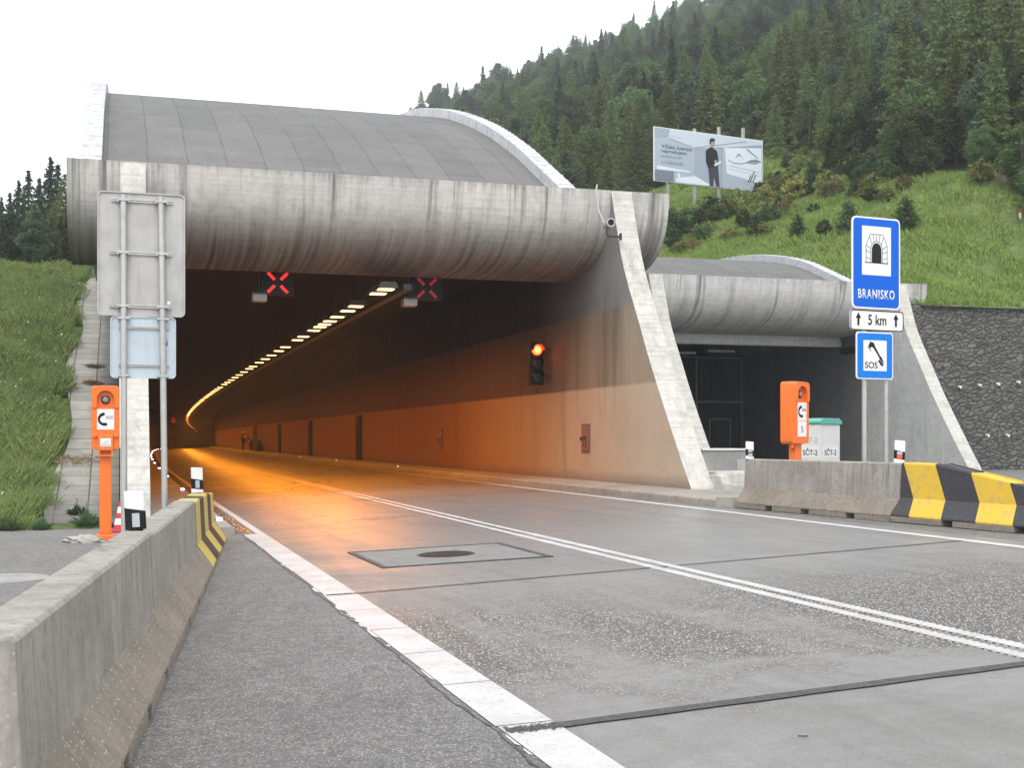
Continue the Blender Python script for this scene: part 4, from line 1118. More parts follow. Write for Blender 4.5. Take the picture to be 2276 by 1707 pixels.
# ------------------------------------------------------------------ billboard
bx0, by0, bx1, by1 = 30.05, 69.96, 37.84, 71.37
L = math.hypot(bx1-bx0, by1-by0); ang = math.atan2(by1-by0, bx1-bx0); BH = 3.12; zb = 16.79
t = thing('billboard', 'large pale blue advertising billboard with a man in black on the forest edge', 'billboard', ((bx0+bx1)/2, (by0+by1)/2, zb), ang)
t.rotation_euler = (0, 0, ang)
def bp(u, v): return ((u-.5)*L, (1-v)*BH)    # u,v across and down the poster
def flat(name, poly, mt, lay, parent=None):
    return MB().prism([bp(*p) for p in poly], -.02-lay*.006, -.0165-lay*.006, 'y').build(name, mt, parent or t)
art = {k: mat_flat('poster_'+k, v, .5) for k, v in dict(bg=(.40, .47, .55), pale=(.56, .64, .72), mid=(.34, .40, .48), dark=(.18, .21, .26), white=(.70, .77, .84), sketch=(.32, .36, .42), suit=(.02, .023, .027), legs=(.055, .06, .075)).items()}
ps_ = MB().box(-L/2, L/2, -.014, 0, 0, BH).build('poster', art['bg'], t)
MB().box(-L/2-.04, L/2+.04, .002, .08, -.04, BH+.04).build('frame', M['white'], t)
flat('poster_art', [(0.14, 0), (1, 0), (1, .14), (.36, .30), (.12, .16)], art['pale'], 0, ps_)
flat('poster_art', [(0, 0), (.14, 0), (.12, .16), (0, .2)], art['mid'], 0, ps_)
flat('poster_art', [(.36, .31), (.62, .22), (.62, 1), (.50, 1), (.36, .88)], art['mid'], 0, ps_)
flat('poster_art', [(.64, .22), (.99, .08), (.99, .85), (.66, .72)], art['white'], 0, ps_)
flat('poster_art', [(.19, 1), (.19, .92), (.36, .84), (.51, .98), (.51, 1)], art['white'], 1, ps_)
flat('poster_art', [(.0, .80), (.17, .80), (.17, 1), (0, 1)], art['dark'], 1, ps_)
flat('poster_art', [(.02, .72), (.32, .76), (.32, .79), (.02, .79)], art['white'], 1, ps_)
flat('poster_art', [(.20, .83), (.225, .83), (.235, .98), (.215, .98)], art['white'], 2, ps_)
wl = lambda pts, w_, nm, mt, lay: [MB().prism([bp(a[0], a[1]-w_), bp(b[0], b[1]-w_), bp(b[0], b[1]+w_), bp(a[0], a[1]+w_)], -.02-lay*.006, -.0165-lay*.006, 'y').build(nm, mt, ps_) for a, b in zip(pts, pts[1:])]
wl([(.13, .18), (.36, .30)], .005, 'poster_line', art['mid'], 1); wl([(.36, .30), (.85, .05)], .006, 'poster_line', art['dark'], 1)
wl([(.06, .12), (.25, .15)], .004, 'poster_line', art['mid'], 1)
wl([(.67, .45), (.72, .50), (.80, .50), (.88, .43), (.97, .40)], .012, 'poster_sketch', art['sketch'], 1)
flat('poster_sketch', [(.83, .48), (.88, .40), (.94, .37), (.99, .42), (.93, .48)], art['sketch'], 1, ps_)
flat('poster_sketch', [(.74, .40), (.76, .31), (.78, .30), (.82, .41), (.78, .34)], art['sketch'], 1, ps_)
flat('poster_sketch', [(.84, .20), (.86, .19), (.95, .33), (.96, .37), (.85, .23)], art['sketch'], 1, ps_)
wl([(.68, .56), (.97, .63)], .006, 'poster_sketch', art['mid'], 1); wl([(.68, .62), (.97, .70)], .004, 'poster_sketch', art['mid'], 1)
body = [(.505, .25), (.53, .28), (.562, .31), (.572, .42), (.578, .50), (.57, .62), (.575, .74), (.585, 1), (.553, 1), (.535, .82), (.525, 1), (.495, 1), (.485, .74), (.48, .62), (.462, .55), (.46, .42), (.47, .33), (.49, .28)]
flat('poster_figure', [(.46, .33), (.49, .27), (.515, .24), (.535, .27), (.565, .31), (.577, .44), (.577, .60), (.485, .66), (.463, .55)], art['suit'], 2, ps_)
flat('poster_figure', [(.485, .64), (.575, .60), (.582, .78), (.59, 1), (.56, 1), (.538, .82), (.53, 1), (.497, 1)], art['legs'], 2, ps_)
flat('poster_figure', [(.498, .13), (.51, .10), (.53, .10), (.545, .13), (.545, .21), (.535, .245), (.515, .25), (.50, .20)], mat_flat('poster_face', (.36, .29, .27)), 2, ps_)
flat('poster_figure', [(.495, .17), (.497, .10), (.515, .07), (.54, .075), (.548, .12), (.53, .135), (.512, .14), (.506, .20)], art['suit'], 3, ps_)
flat('poster_figure', [(.535, .58), (.60, .49), (.605, .52), (.55, .61)], art['white'], 3, ps_)
flat('poster_figure', [(.54, .50), (.56, .48), (.57, .54), (.545, .56)], mat_flat('poster_hand', (.42, .33, .30)), 3, ps_)
for i, (tx, w_, v, mt, bd) in enumerate((('Vďaka úverom', .275, .335, 'text_grey', .006), ('napredujem', .225, .435, 'text_grey', .006), ('kedykoľvek', .19, .53, 'text_pale', 0), ('a kdekoľvek', .20, .63, 'text_pale', 0))):
    x, z = bp(.06+w_/2, v); text(tx, 'slogan_lettering', M[mt], ps_, w_*L, .27, (x, -.022, z), bold=bd)
for k, (a, b, c_, d_) in enumerate(((.855, .845, .885, .70), (.875, .845, .915, .62), (.90, .84, .93, .68))):
    flat('logo_bar', [(a, b), (a+.010, b), (c_+.010, d_), (c_, d_)], M['text_grey'], 1, ps_)
for u, top in ((.13, 0), (.375, .25), (.60, .55), (.83, .70)):
    x = (u-.5)*L; gz = -3.6
    MB().box(x-.07, x+.07, .085, .24, gz, BH+top).build('post', M['galv'], t)
# ------------------------------------------------------------------ workers far inside the tunnel
def person(label, loc, rz, joints, edges, radii, vest):
    t = thing('person', label, 'person', loc, rz)
    def skin(name, idx, k, mt):
        me = bpy.data.meshes.new(name); mp = {j: i for i, j in enumerate(idx)}
        me.from_pydata([joints[j] for j in idx], [(mp[a], mp[b]) for a, b in edges if a in mp and b in mp], [])
        o = obj(name, me, t); me.materials.append(mt)
        md = o.modifiers.new('skin', 'SKIN')
        for i, j in enumerate(idx):
            r = radii[j]*k; me.skin_vertices[0].data[i].radius = (r, r)
        me.skin_vertices[0].data[mp['pelvis']].use_root = True
        s = o.modifiers.new('sub', 'SUBSURF'); s.levels = 1; s.render_levels = 1
        return o
    skin('body', list(joints), 1, M['cloth_dark'])
    skin('vest', ['pelvis', 'chest', 'neck0', 'shl', 'shr'], 1.14, vest)
    h = Vector(joints['head'])
    bm = bmesh.new(); bmesh.ops.create_uvsphere(bm, u_segments=16, v_segments=12, radius=.11)
    for v in bm.verts: v.co = Vector((v.co.x*.82, v.co.y*.95, v.co.z*1.15))+h
    me = bpy.data.meshes.new('head'); bm.to_mesh(me); bm.free(); me.materials.append(M['skin']); obj('head', me, t)
    bm = bmesh.new(); bmesh.ops.create_uvsphere(bm, u_segments=16, v_segments=8, radius=.125)
    for v in bm.verts: v.co = Vector((v.co.x*.9, v.co.y, max(0, v.co.z)))+h+Vector((0, 0, .02))
    me = bpy.data.meshes.new('helmet'); bm.to_mesh(me); bm.free(); me.materials.append(M['white']); obj('helmet', me, t)
E_ = [('pelvis', 'chest'), ('chest', 'neck0'), ('neck0', 'head0'), ('neck0', 'shl'), ('neck0', 'shr'), ('shl', 'ell'), ('ell', 'wrl'), ('shr', 'elr'), ('elr', 'wrr'),
      ('pelvis', 'hil'), ('pelvis', 'hir'), ('hil', 'knl'), ('knl', 'anl'), ('anl', 'tol'), ('hir', 'knr'), ('knr', 'anr'), ('anr', 'tor')]
RAD = dict(pelvis=.15, chest=.16, neck0=.09, head0=.055, shl=.075, shr=.075, ell=.05, elr=.05, wrl=.035, wrr=.035, hil=.095, hir=.095, knl=.065, knr=.065, anl=.045, anr=.045, tol=.04, tor=.04, head=.02)
j1 = dict(pelvis=(0, 0, .95), chest=(0, 0, 1.25), neck0=(0, 0, 1.45), head0=(0, -.01, 1.55), shl=(-.19, 0, 1.42), shr=(.19, 0, 1.42), ell=(-.27, .02, 1.14), elr=(.25, -.1, 1.15), wrl=(-.28, -.05, .88), wrr=(.12, -.3, 1.1),
          hil=(-.1, 0, .88), hir=(.1, 0, .88), knl=(-.12, -.02, .48), knr=(.12, -.02, .48), anl=(-.13, .02, .08), anr=(.13, .02, .08), tol=(-.14, -.16, .04), tor=(.14, -.16, .04), head=(0, -.02, 1.66))
j2 = dict(pelvis=(0, .1, .88), chest=(0, -.2, 1.10), neck0=(0, -.42, 1.18), head0=(0, -.5, 1.2), shl=(-.19, -.36, 1.16), shr=(.19, -.36, 1.16), ell=(-.2, -.5, .88), elr=(.2, -.5, .88), wrl=(-.1, -.58, .62), wrr=(.1, -.6, .62),
          hil=(-.1, .1, .82), hir=(.1, .1, .82), knl=(-.13, -.02, .46), knr=(.13, -.02, .46), anl=(-.13, .08, .08), anr=(.13, .08, .08), tol=(-.14, -.1, .04), tor=(.14, -.1, .04), head=(0, -.6, 1.23))
dx, _ = CV(122)
person('worker in an orange banded vest standing upright beside the tunnel wall', (10.35+dx-.4, 124, .5), R(70), j1, E_, RAD, M['cloth_orange'])
person('worker bending forward beside the dark opening in the tunnel wall', (10.4+dx-.4, 117, .5), R(-60), j2, E_, RAD, M['cloth_pale'])
t = thing('equipment_pile', 'low dark heap of equipment on the tunnel walkway near the workers', 'equipment', (10.3+CV(110)[0], 110, .52))
MB().box(-.3, .3, -.5, .5, 0, .6).box(-.2, .2, -.4, .3, .6, .95).build('case', M['steel_dark'], t, bevel=.05)
t = thing('niche_door', 'wide dark opening in the tunnel wall between the two workers', 'door', (10.8+CV(120)[0], 120, .52))
MB().box(-.1, .02, -1.6, 1.6, 0, 2.2).build('opening', M['black'], t)

# ------------------------------------------------------------------ vegetation
def rnd_dir():
    while True:
        v = Vector((random.uniform(-1, 1), random.uniform(-1, 1), random.uniform(-1, 1)))
        if .1 < v.length < 1: return v.normalized()
def card(m, c, a, b):
    m.v += [tuple(c-a-b), tuple(c+a-b), tuple(c+a+b), tuple(c-a+b)]; n = len(m.v); m.f.append([n-4, n-3, n-2, n-1]); m.mi.append(0)
def tri(m, c, a, b):
    m.v += [tuple(c-a-b*.6), tuple(c+a-b*.6), tuple(c+b)]; n = len(m.v); m.f.append([n-3, n-2, n-1]); m.mi.append(0)

def conifer(H, Rb, whorls, per, dens, size, droop, power, seed, irregular=.25, start=.06):
    random.seed(seed); m = MB()
    for w_ in range(whorls):
        h = start+(1-start)*((w_+random.uniform(-.3, .3))/whorls)
        h = max(start, min(.985, h)); R0 = Rb*(1-h)**power*(1+random.uniform(-irregular, irregular))+.06
        for k in range(per):
            if random.random() < .08: continue
            a = random.uniform(0, 6.283); L_ = R0*random.uniform(.7, 1.1)
            d = Vector((math.cos(a), math.sin(a), 0)); n = max(3, int(dens*L_/Rb)+2)
            for i in range(n):
                t = (i+random.random())/n; t = t**.75
                c = Vector((0, 0, h*H))+d*(L_*t)+Vector((0, 0, -droop*L_*t*t+random.uniform(-.12, .12)*size*3))
                c += Vector((random.uniform(-1, 1), random.uniform(-1, 1), 0))*.10*L_
                s_ = size*random.uniform(.6, 1.25)*(1-.35*h)
                ax = (d+rnd_dir()*.7+Vector((0, 0, -.3))).normalized(); bx = ax.cross(rnd_dir()).normalized()
                tri(m, c, bx*s_*.45, ax*s_)
    for i in range(14): tri(m, Vector((0, 0, H*(1.0-.012*i))), Vector((.04, .03, 0)), Vector((random.uniform(-.1, .1), random.uniform(-.1, .1), .28)))
    return m
def broadleaf(H, Rb, clumps, leaves, size, seed, base=.25):
    random.seed(seed); m = MB()
    for c in range(clumps):
        d = rnd_dir(); r = random.uniform(.45, 1)**.5
        hh = base+(1-base)*(.5+.5*d.z*r); rad = Rb*math.sin(math.pi*min(1, max(.05, (hh-base)/(1-base)))**.8)**.6
        cc = Vector((d.x*rad*r, d.y*rad*r, hh*H)); cr = Rb*random.uniform(.20, .40)
        for i in range(leaves):
            p = cc+rnd_dir()*cr*random.random()**.35
            a = rnd_dir()*size*random.uniform(.5, 1.1); b = a.cross(rnd_dir()).normalized()*a.length*.7
            card(m, p, a*.6, b*.6)
    return m
def trunk(H, r, mat, top=.9, limbs=5, Rb=1.5, seed=1):
    random.seed(seed); m = MB(); m.tube([(0, 0, -.5), (.02, 0, H*.3), (0, .03, H*.6), (0, 0, H*top)], [r, r*.8, r*.5, r*.1], 8)
    for k in range(limbs):
        a = random.uniform(0, 6.28); h = H*random.uniform(.25, .7); L_ = Rb*.7
        m.tube([(0, 0, h), (math.cos(a)*L_*.5, math.sin(a)*L_*.5, h+L_*.25), (math.cos(a)*L_, math.sin(a)*L_, h+L_*.45)], [r*.35, r*.2, r*.05], 5)
    return m
KINDS = {}
def kind(key, name, crown, tr, mt, label, cat, h):
    KINDS[key] = dict(name=name, crown=crown.mesh('crown', mt, fix=False), trunk=tr.mesh('trunk', M['bark'], smooth=True), label=label, cat=cat, h=h)
kind('larch0', 'larch_tree', conifer(10, 2.35, 62, 11, 13, .22, .15, .72, 11, .22, .06), trunk(10, .14, None), M['larch'], '', 'tree', 10)
kind('larch1', 'larch_tree', conifer(10, 1.9, 64, 10, 13, .21, .05, .66, 12, .26, .06), trunk(10, .13, None), M['larch'], '', 'tree', 10)
kind('spruce0', 'spruce_tree', conifer(11, 2.3, 48, 9, 9, .34, .42, .88, 13, .2, .05), trunk(11, .16, None), M['spruce'], '', 'tree', 11)
kind('spruce1', 'spruce_tree', conifer(11, 1.9, 44, 8, 9, .32, .50, .80, 14, .35, .07), trunk(11, .16, None), M['spruce'], '', 'tree', 11)
kind('pine0', 'pine_tree', broadleaf(10, 2.2, 54, 150, .19, 15, .22), trunk(10, .18, None, Rb=2), M['pine'], '', 'tree', 10)
kind('broad0', 'leafy_tree', broadleaf(9, 2.7, 60, 150, .19, 16, .15), trunk(9, .17, None, Rb=2.3), M['broad'], '', 'tree', 9)
kind('broad1', 'leafy_tree', broadleaf(9, 2.3, 48, 150, .19, 17, .12), trunk(9, .17, None, Rb=2), M['broad'], '', 'tree', 9)
kind('shrub0', 'shrub', broadleaf(1.8, .75, 26, 60, .13, 18, .02), trunk(1.6, .03, None, limbs=7, Rb=.7), M['bush'], '', 'shrub', 1.8)
kind('shrub1', 'shrub', conifer(2.0, .75, 22, 9, 7, .17, -.5, .45, 19, .3, .03), trunk(1.8, .03, None, limbs=6, Rb=.6), M['bush'], '', 'shrub', 2.0)
kind('yellow0', 'shrub', broadleaf(1.6, .9, 24, 45, .13, 20, .0), trunk(1.4, .03, None, limbs=7, Rb=.7), M['bush_yellow'], '', 'shrub', 1.6)
kind('red0', 'shrub', broadleaf(1.4, .8, 20, 40, .12, 21, .0), trunk(1.2, .03, None, limbs=7, Rb=.7), M['bush_red'], '', 'shrub', 1.4)
random.seed(99)
def plant(key, x, y, s, label, group=None, sx=1, dz=0):
    k = KINDS[key]
    r = thing(k['name'], label, k['cat'], (x, y, (T(x, y) if y > 22.8 else G(x))-.08*s+dz), random.uniform(0, 6.28), group)
    r.scale = (s*sx, s*sx, s)
    obj('crown', k['crown'], r); obj('trunk', k['trunk'], r); return r

# shrubs on the slope
SH = [('shrub1', 30.1, 67.6, 1.5, 'dark shrub half hidden behind the right end of the tall fascia'), ('shrub1', 30.9, 65.6, 1.25, 'dark upright shrub just right of the tall fascia, lowest there'),
      ('shrub0', 32.6, 66.9, 1.2, 'round dark shrub left of the forked shrub on the grass slope'), ('shrub1', 31.2, 59.5, 1.05, 'forked dark shrub in the middle of the grass slope above the second portal'),
      ('shrub1', 31.4, 55.6, 1.0, 'dark vase shaped shrub right of the forked one'), ('shrub0', 32.0, 54.2, .8, 'small thin shrub between two dark vase shaped ones'),
      ('shrub1', 32.7, 53.2, 1.15, 'dark shrub left of the top edge of the blue tunnel sign'), ('shrub1', 33.8, 50.2, 1.2, 'dark dense shrub right behind the top corner of the blue tunnel sign'),
      ('shrub0', 35.2, 72.0, 1.2, 'green shrub below the billboard post'), ('yellow0', 34.4, 67.0, 1.1, 'yellow green shrub below the middle of the billboard'),
      ('yellow0', 36.0, 72.5, 1.2, 'pale yellow shrub under the left half of the billboard'), ('yellow0', 36.8, 71.0, 1.3, 'pale shrub under the feet of the billboard man'),
      ('red0', 35.4, 66.5, 1.2, 'rusty shrub below the right half of the billboard'), ('red0', 36.2, 64.5, 1.3, 'orange tinged shrub right of the billboard'), ('yellow0', 36.6, 65.8, 1.4, 'bright yellow shrub near the billboard right corner'),
      ('shrub0', 37.6, 67.9, 1.1, 'green shrub touching the lower right corner of the billboard'), ('shrub1', 38.3, 66.2, 1.15, 'upright green shrub right of the billboard corner'),
      ('yellow0', 37.0, 62.5, 1.2, 'yellow shrub on the slope under the light green tree'), ('red0', 36.4, 60.8, 1.1, 'rust brown shrub on the slope under the forest edge'), ('shrub0', 38.3, 60.5, 1.4, 'round green shrub at the forest edge above the rusty ones'),
      ('shrub0', 38.9, 62.4, 1.8, 'broad green shrub at the forest edge'), ('shrub0', 38.6, 58.6, 1.6, 'large green shrub before the dark larches'), ('yellow0', 37.2, 58.4, 1.0, 'small orange yellow shrub before the dark larches'),
      ('shrub0', 39.3, 56.5, 1.7, 'bushy shrub at the foot of the big larch'), ('red0', 37.4, 55.6, .9, 'brownish shrub at the foot of the big larch'), ('shrub1', 32.2, 62.4, .7, 'small slender shrub on the open grass'),
      ('yellow0', 33.3, 70.2, 1.1, 'yellow green shrub beside the billboard post, by the fascia'), ('yellow0', 33.6, 64.2, .8, 'small yellowish shrub above the forked dark one'), ('red0', 34.3, 62.0, .9, 'small rusty shrub left of the tunnel sign'),
      ('shrub0', 33.4, 69.1, 1.2, 'bushy green shrub before the middle billboard post'), ('yellow0', 35.0, 69.4, 1.0, 'leafy yellow shrub below the billboard logo'), ('shrub0', 31.6, 68.4, 1.3, 'rounded shrub beside the left billboard post'), ('shrub1', 38.2, 70.0, .75, 'upright bushy shrub overlapping the lower right billboard corner'),
      ('shrub0', 29.0, 70.0, 1.6, 'bushy shrub peeping over the tall fascia'), ('yellow0', 38.9, 51.7, 1.0, 'pale fern like shrub on the forest edge at right')]
SH = [(k, x*(.92 if y > 70.5 else 1), y*(.92 if y > 70.5 else 1), s, lb) for k, x, y, s, lb in SH]
for key, x, y, s, lb in SH: plant(key, x, y, s*(.62 if key[0] == 's' else .70), lb)
random.seed(77); cnt = 0
while cnt < 70:
    y = random.uniform(50, 82); x = random.uniform(.43, .66)*y
    if tree_zone(x, y) or x < 28 or (y < 58 and x < 36) or random.random() < .35 and x < .5*y: continue
    key = random.choice(['shrub0', 'shrub0', 'shrub0', 'shrub1', 'yellow0', 'yellow0', 'yellow0', 'red0'])
    lb = {'s': 'small green shrub', 'y': 'small yellow green shrub', 'r': 'small orange tinged shrub'}[key[0]]+' scattered on the slope between the billboard and the blue sign'
    plant(key, x, y, random.uniform(.28, .62), lb, 'small scattered '+{'s': 'green', 'y': 'yellow', 'r': 'orange'}[key[0]]+' slope shrubs', sx=random.uniform(1, 1.6)); cnt += 1
# named trees along the forest edge
NT_ = [('broad0', 40.5, 66.0, .42, 'light green young leafy tree right of the billboard'), ('larch0', 41.5, 57.2, .62, 'full green larch standing alone on the forest edge above the blue sign'),
       ('larch1', 42.0, 62.5, .86, 'tall larch with a bare reddish trunk right of the billboard'), ('larch0', 43.5, 61.0, .92, 'tall dark larch left of the group above the sign'),
       ('larch1', 44.6, 59.6, .98, 'tallest larch of the group above the sign'), ('larch0', 45.6, 58.3, .90, 'right hand larch of the group above the sign'),
       ('broad0', 42.2, 50.6, .66, 'dark leafy tree at the right edge, beside the bare earth'), ('broad1', 43.5, 48.6, .75, 'large dark bush tree cut by the right frame edge'),
       ('spruce0', 44.5, 53.2, .70, 'dark spruce behind the leafy trees at right'), ('broad0', 24.5, 72.0, .50, 'round leafy tree right behind the white roof flashing')]
for key, x, y, s, lb in NT_: plant(key, x, y, s, lb)

LT = [('spruce0', -6.6, 80, 0.42), ('spruce1', -6.6, 86, 0.52), ('spruce0', -6.8, 96, 0.72), ('spruce1', -6.4, 100, 0.85), ('spruce0', -5.2, 92, 0.69), ('spruce0', -5.1, 104, 1.0), ('spruce1', -4.3, 98, 0.87), ('larch1', -3.5, 90, 0.77), ('spruce0', -7.9, 90, 0.6), ('spruce0', -5.7, 84, 0.43), ('larch0', -4.7, 78, 0.44), ('spruce0', -4.4, 82, 0.39), ('larch1', -4.0, 86, 0.5), ('spruce0', -6.1, 76, 0.3), ('spruce1', -5.4, 74, 0.3), ('spruce1', -2.9, 80, 0.45), ('larch0', -4.5, 70, 0.3), ('spruce0', -3.9, 70, 0.3), ('spruce0', -3.0, 72, 0.3), ('spruce0', -5.6, 68, 0.3), ('larch0', -3.2, 66, 0.3), ('pine0', -4.9, 66, 0.3), ('spruce0', -2.5, 68, 0.3), ('pine0', -3.8, 64, 0.3), ('spruce0', -2.4, 76, 0.31)]
for i, (key, x, y, s) in enumerate(LT):
    nm = KINDS[key]['name'].replace('_', ' ')
    plant(key, x, y, s, 'dark '+nm+' in the clump above the left grass bank', nm+'s above the left bank', sx=1.15)
random.seed(41)
for k in range(34):
    x = random.uniform(39.2, 46.5); y = random.uniform(46, 66)
    if x < .60*y and y > 60: continue
    key = random.choice(['broad0', 'broad1', 'larch0', 'pine0', 'broad1'])
    plant(key, x, y, random.uniform(.28, .52), 'low bushy young tree on the forest edge right of the billboard', 'young trees along the right forest edge', sx=1.25)
# forest
cY, sY = math.cos(math.atan(846/2780)), math.sin(math.atan(846/2780))
def proj(x, y, z):
    d = y*cY+x*sY; return 1106+2780*(x*cY-y*sY)/d, 950-2780*(z-1.5)/d, d
cand = []; random.seed(5)
def rough_grid(x0, x1, y0, y1, stp):
    y = y0
    while y < y1:
        x = x0
        while x < x1:
            yield x+random.uniform(-.45, .45)*stp, y+random.uniform(-.45, .45)*stp
            x += stp
        y += stp
reg = [(rough_grid(14, 85, 45, 112, 2.6)), (rough_grid(20, 190, 112, 200, 4.0)), (rough_grid(85, 190, 55, 112, 4.0)), (rough_grid(15, 210, 200, 330, 5.4)), (rough_grid(-60, -4, 112, 150, 5))]
for gi, gr in enumerate(reg):
    for x, y in gr:
        if not tree_zone(x, y): continue
        if gi == 3 and y < 200: continue
        if gi == 0 and 40 < x < 47 and 56 < y < 63: continue
        if gi == 0 and 28 < x < 34 and y < 84 and x > y*.44: continue
        if gi == 0 and x < 43 and 64 < y < 86 and x > .40*y+1.2 : continue
        z = T(x, y); u, v, d = proj(x, y, z+10); u2, v2, _ = proj(x, y, z)
        if u < -80 or u > 2290 or v2 < -10: continue
        if -20 < u < 905 and v > 215 and x > 0: continue          # behind the near roof
        if x > 0 and u < 800: continue
        cand.append((d, x, y, z, u, v))
cand.sort()
def ok_left(x, y): return x < 0
zone_names = []
near = [c for c in cand]
def zone(d, x, y, u, v, kname):
    kd = {'larch_tree': 'feathery larch', 'spruce_tree': 'dark spruce', 'pine_tree': 'grey green pine', 'leafy_tree': 'leafy green tree'}[kname]
    if x < 0: return kd+' in the dark clump above the left grass bank', 'trees above the left bank'
    if u < 1260: return kd+' among the trees rising behind the curved roof', 'trees behind the curved roof'
    if u < 1415: return kd+' between the curved roof and the billboard', 'trees left of the billboard'
    if u < 1680: return kd+' in the forest right behind the billboard', 'trees behind the billboard'
    if u < 1960: return kd+' in the forest above the blue tunnel sign', 'trees above the blue sign'
    return kd+' in the forest at the upper right corner', 'trees at the upper right'
def pick(x, y, d):
    r = random.random()
    if x < 0: return random.choice(['spruce0', 'spruce1', 'larch1', 'spruce0'])
    if d < 112: return ('larch0' if r < .50 else 'larch1' if r < .84 else 'pine0' if r < .92 else 'broad1')
    return ('spruce0' if r < .13 else 'spruce1' if r < .22 else 'pine0' if r < .52 else 'broad0' if r < .70 else 'broad1' if r < .84 else 'larch0')
far = []
for i, (d, x, y, z, u, v) in enumerate(cand):
    key = pick(x, y, d); s = random.uniform(.5, 1.0)*(.62+.34*min(1, max(0, (d-52)/70)))
    if x < 0: s *= .86 if x > -7 or y > 90 else .6
    if y > 190 and u < 1500: s *= random.choice([.9, 1, 1, 1.25])
    if i < 285:
        lb, gp = zone(d, x, y, u, v, KINDS[key]['name'])
        plant(key, x, y, s, lb, lb.split(' in ')[0]+', '+gp if False else gp+', '+KINDS[key]['name'].replace('_', ' '))
    else: far.append((x, y, z-.4, s, random.uniform(0, 6.28), ['larch0', 'spruce0', 'spruce1', 'pine0', 'broad0', 'broad1', 'larch1'].index(key)))
print('TREES', len(cand), len(far))
# far forest: one object, points carrying tree crowns
me = bpy.data.meshes.new('forest'); me.from_pydata([(a[0], a[1], a[2]) for a in far], [], [])
for nm, i in (('tscale', 3), ('trot', 4)):
    at = me.attributes.new(nm, 'FLOAT', 'POINT'); at.data.foreach_set('value', [a[i] for a in far])
at = me.attributes.new('tkind', 'INT', 'POINT'); at.data.foreach_set('value', [a[5] for a in far])
fo = obj('forest', me); tag(fo, 'dense mixed forest covering the hillside up to the skyline', 'forest', kind='stuff')
ng = bpy.data.node_groups.new('forest_nodes', 'GeometryNodeTree')
ng.interface.new_socket('Geometry', in_out='INPUT', socket_type='NodeSocketGeometry'); ng.interface.new_socket('Geometry', in_out='OUTPUT', socket_type='NodeSocketGeometry')
gi = ng.nodes.new('NodeGroupInput'); go = ng.nodes.new('NodeGroupOutput'); jn = ng.nodes.new('GeometryNodeJoinGeometry')
def attr(nm, ty):
    a = ng.nodes.new('GeometryNodeInputNamedAttribute'); a.data_type = ty; a.inputs[0].default_value = nm; return a.outputs[0]
for k, key in enumerate(['larch0', 'spruce0', 'spruce1', 'pine0', 'broad0', 'broad1', 'larch1']):
    src = None
    for o in bpy.data.objects:
        if o.data == KINDS[key]['crown']: src = o; break
    if src is None: src = plant(key, 60, 120, .9, 'feathery larch in the forest at the upper right corner').children[0]
    inf = ng.nodes.new('GeometryNodeObjectInfo'); inf.inputs['Object'].default_value = src; inf.inputs['As Instance'].default_value = True; inf.transform_space = 'ORIGINAL'
    cmp_ = ng.nodes.new('FunctionNodeCompare'); cmp_.data_type = 'INT'; cmp_.operation = 'EQUAL'
    ii = [s for s in cmp_.inputs if s.type == 'INT']; ng.links.new(attr('tkind', 'INT'), ii[0]); ii[1].default_value = k
    ip = ng.nodes.new('GeometryNodeInstanceOnPoints')
    ng.links.new(gi.outputs[0], ip.inputs['Points']); ng.links.new(cmp_.outputs[0], ip.inputs['Selection']); ng.links.new(inf.outputs['Geometry'], ip.inputs['Instance'])
    cx = ng.nodes.new('ShaderNodeCombineXYZ'); ng.links.new(attr('trot', 'FLOAT'), cx.inputs[2]); ng.links.new(cx.outputs[0], ip.inputs['Rotation'])
    ng.links.new(attr('tscale', 'FLOAT'), ip.inputs['Scale']); ng.links.new(ip.outputs[0], jn.inputs[0])
ng.links.new(jn.outputs[0], go.inputs[0])
md = fo.modifiers.new('forest', 'NODES'); md.node_group = ng

# meadow blades
import itertools
def blades(name, n, xr, yr, hmin, hmax, w, mt, zf, ok, lean=.5, label='', tuft=1):
    m = MB(); V = m.v; F_ = m.f; c_ = 0
    while c_ < n:
        x0 = random.uniform(*xr); y0 = random.uniform(*yr)
        if not ok(x0, y0): continue
        dens = math.sin(x0*1.1+math.sin(y0*.9)*2)*math.sin(y0*1.3)
        hk = 1+.35*dens
        for q in range(tuft):
            x = x0+random.gauss(0, .05); y = y0+random.gauss(0, .05); z = zf(x, y)-.03
            h = random.uniform(hmin, hmax)*hk; a = random.uniform(0, 6.283); ww = w*random.uniform(.6, 1.3); l = random.uniform(0, lean)*h; b = random.uniform(0, 6.283)
            k = len(V); V.append((x-ww*math.cos(a), y-ww*math.sin(a), z)); V.append((x+ww*math.cos(a), y+ww*math.sin(a), z))
            V.append((x+l*math.cos(b)+ww*.5*math.cos(a), y+l*math.sin(b)+ww*.5*math.sin(a), z+h*.7)); V.append((x+l*1.7*math.cos(b), y+l*1.7*math.sin(b), z+h))
            F_.append([k, k+1, k+2]); F_.append([k, k+2, k+3]); m.mi += [0, 0]; c_ += 1
    o = m.build(name, mt, fix=False); return tag(o, label, name.replace('_', ' '), kind='stuff')
def edge(y): return -1.32-.16*math.sin(y*1.7)-.10*math.sin(y*4.1)
blades('tall_grass', 260000, (-12, -.5), (22.75, 52), .12, .36, .008, M['blade'], zL, lambda x, y: x < edge(y) and x > -1.5-(y-20)*.36 and random.random() < 1.2-(y-22)*.025, .6, 'tall green grass and weeds covering the left bank', 3)
blades('slope_grass', 90000, (27.5, 46), (40.9, 86), .14, .34, .035, M['blade_far'], zR, lambda x, y: not tree_zone(x, y) and x > .36*y+2 and random.random() < 1.3-(y-40)*.018, .6, 'bright green grass on the slope above the right portal', 2)
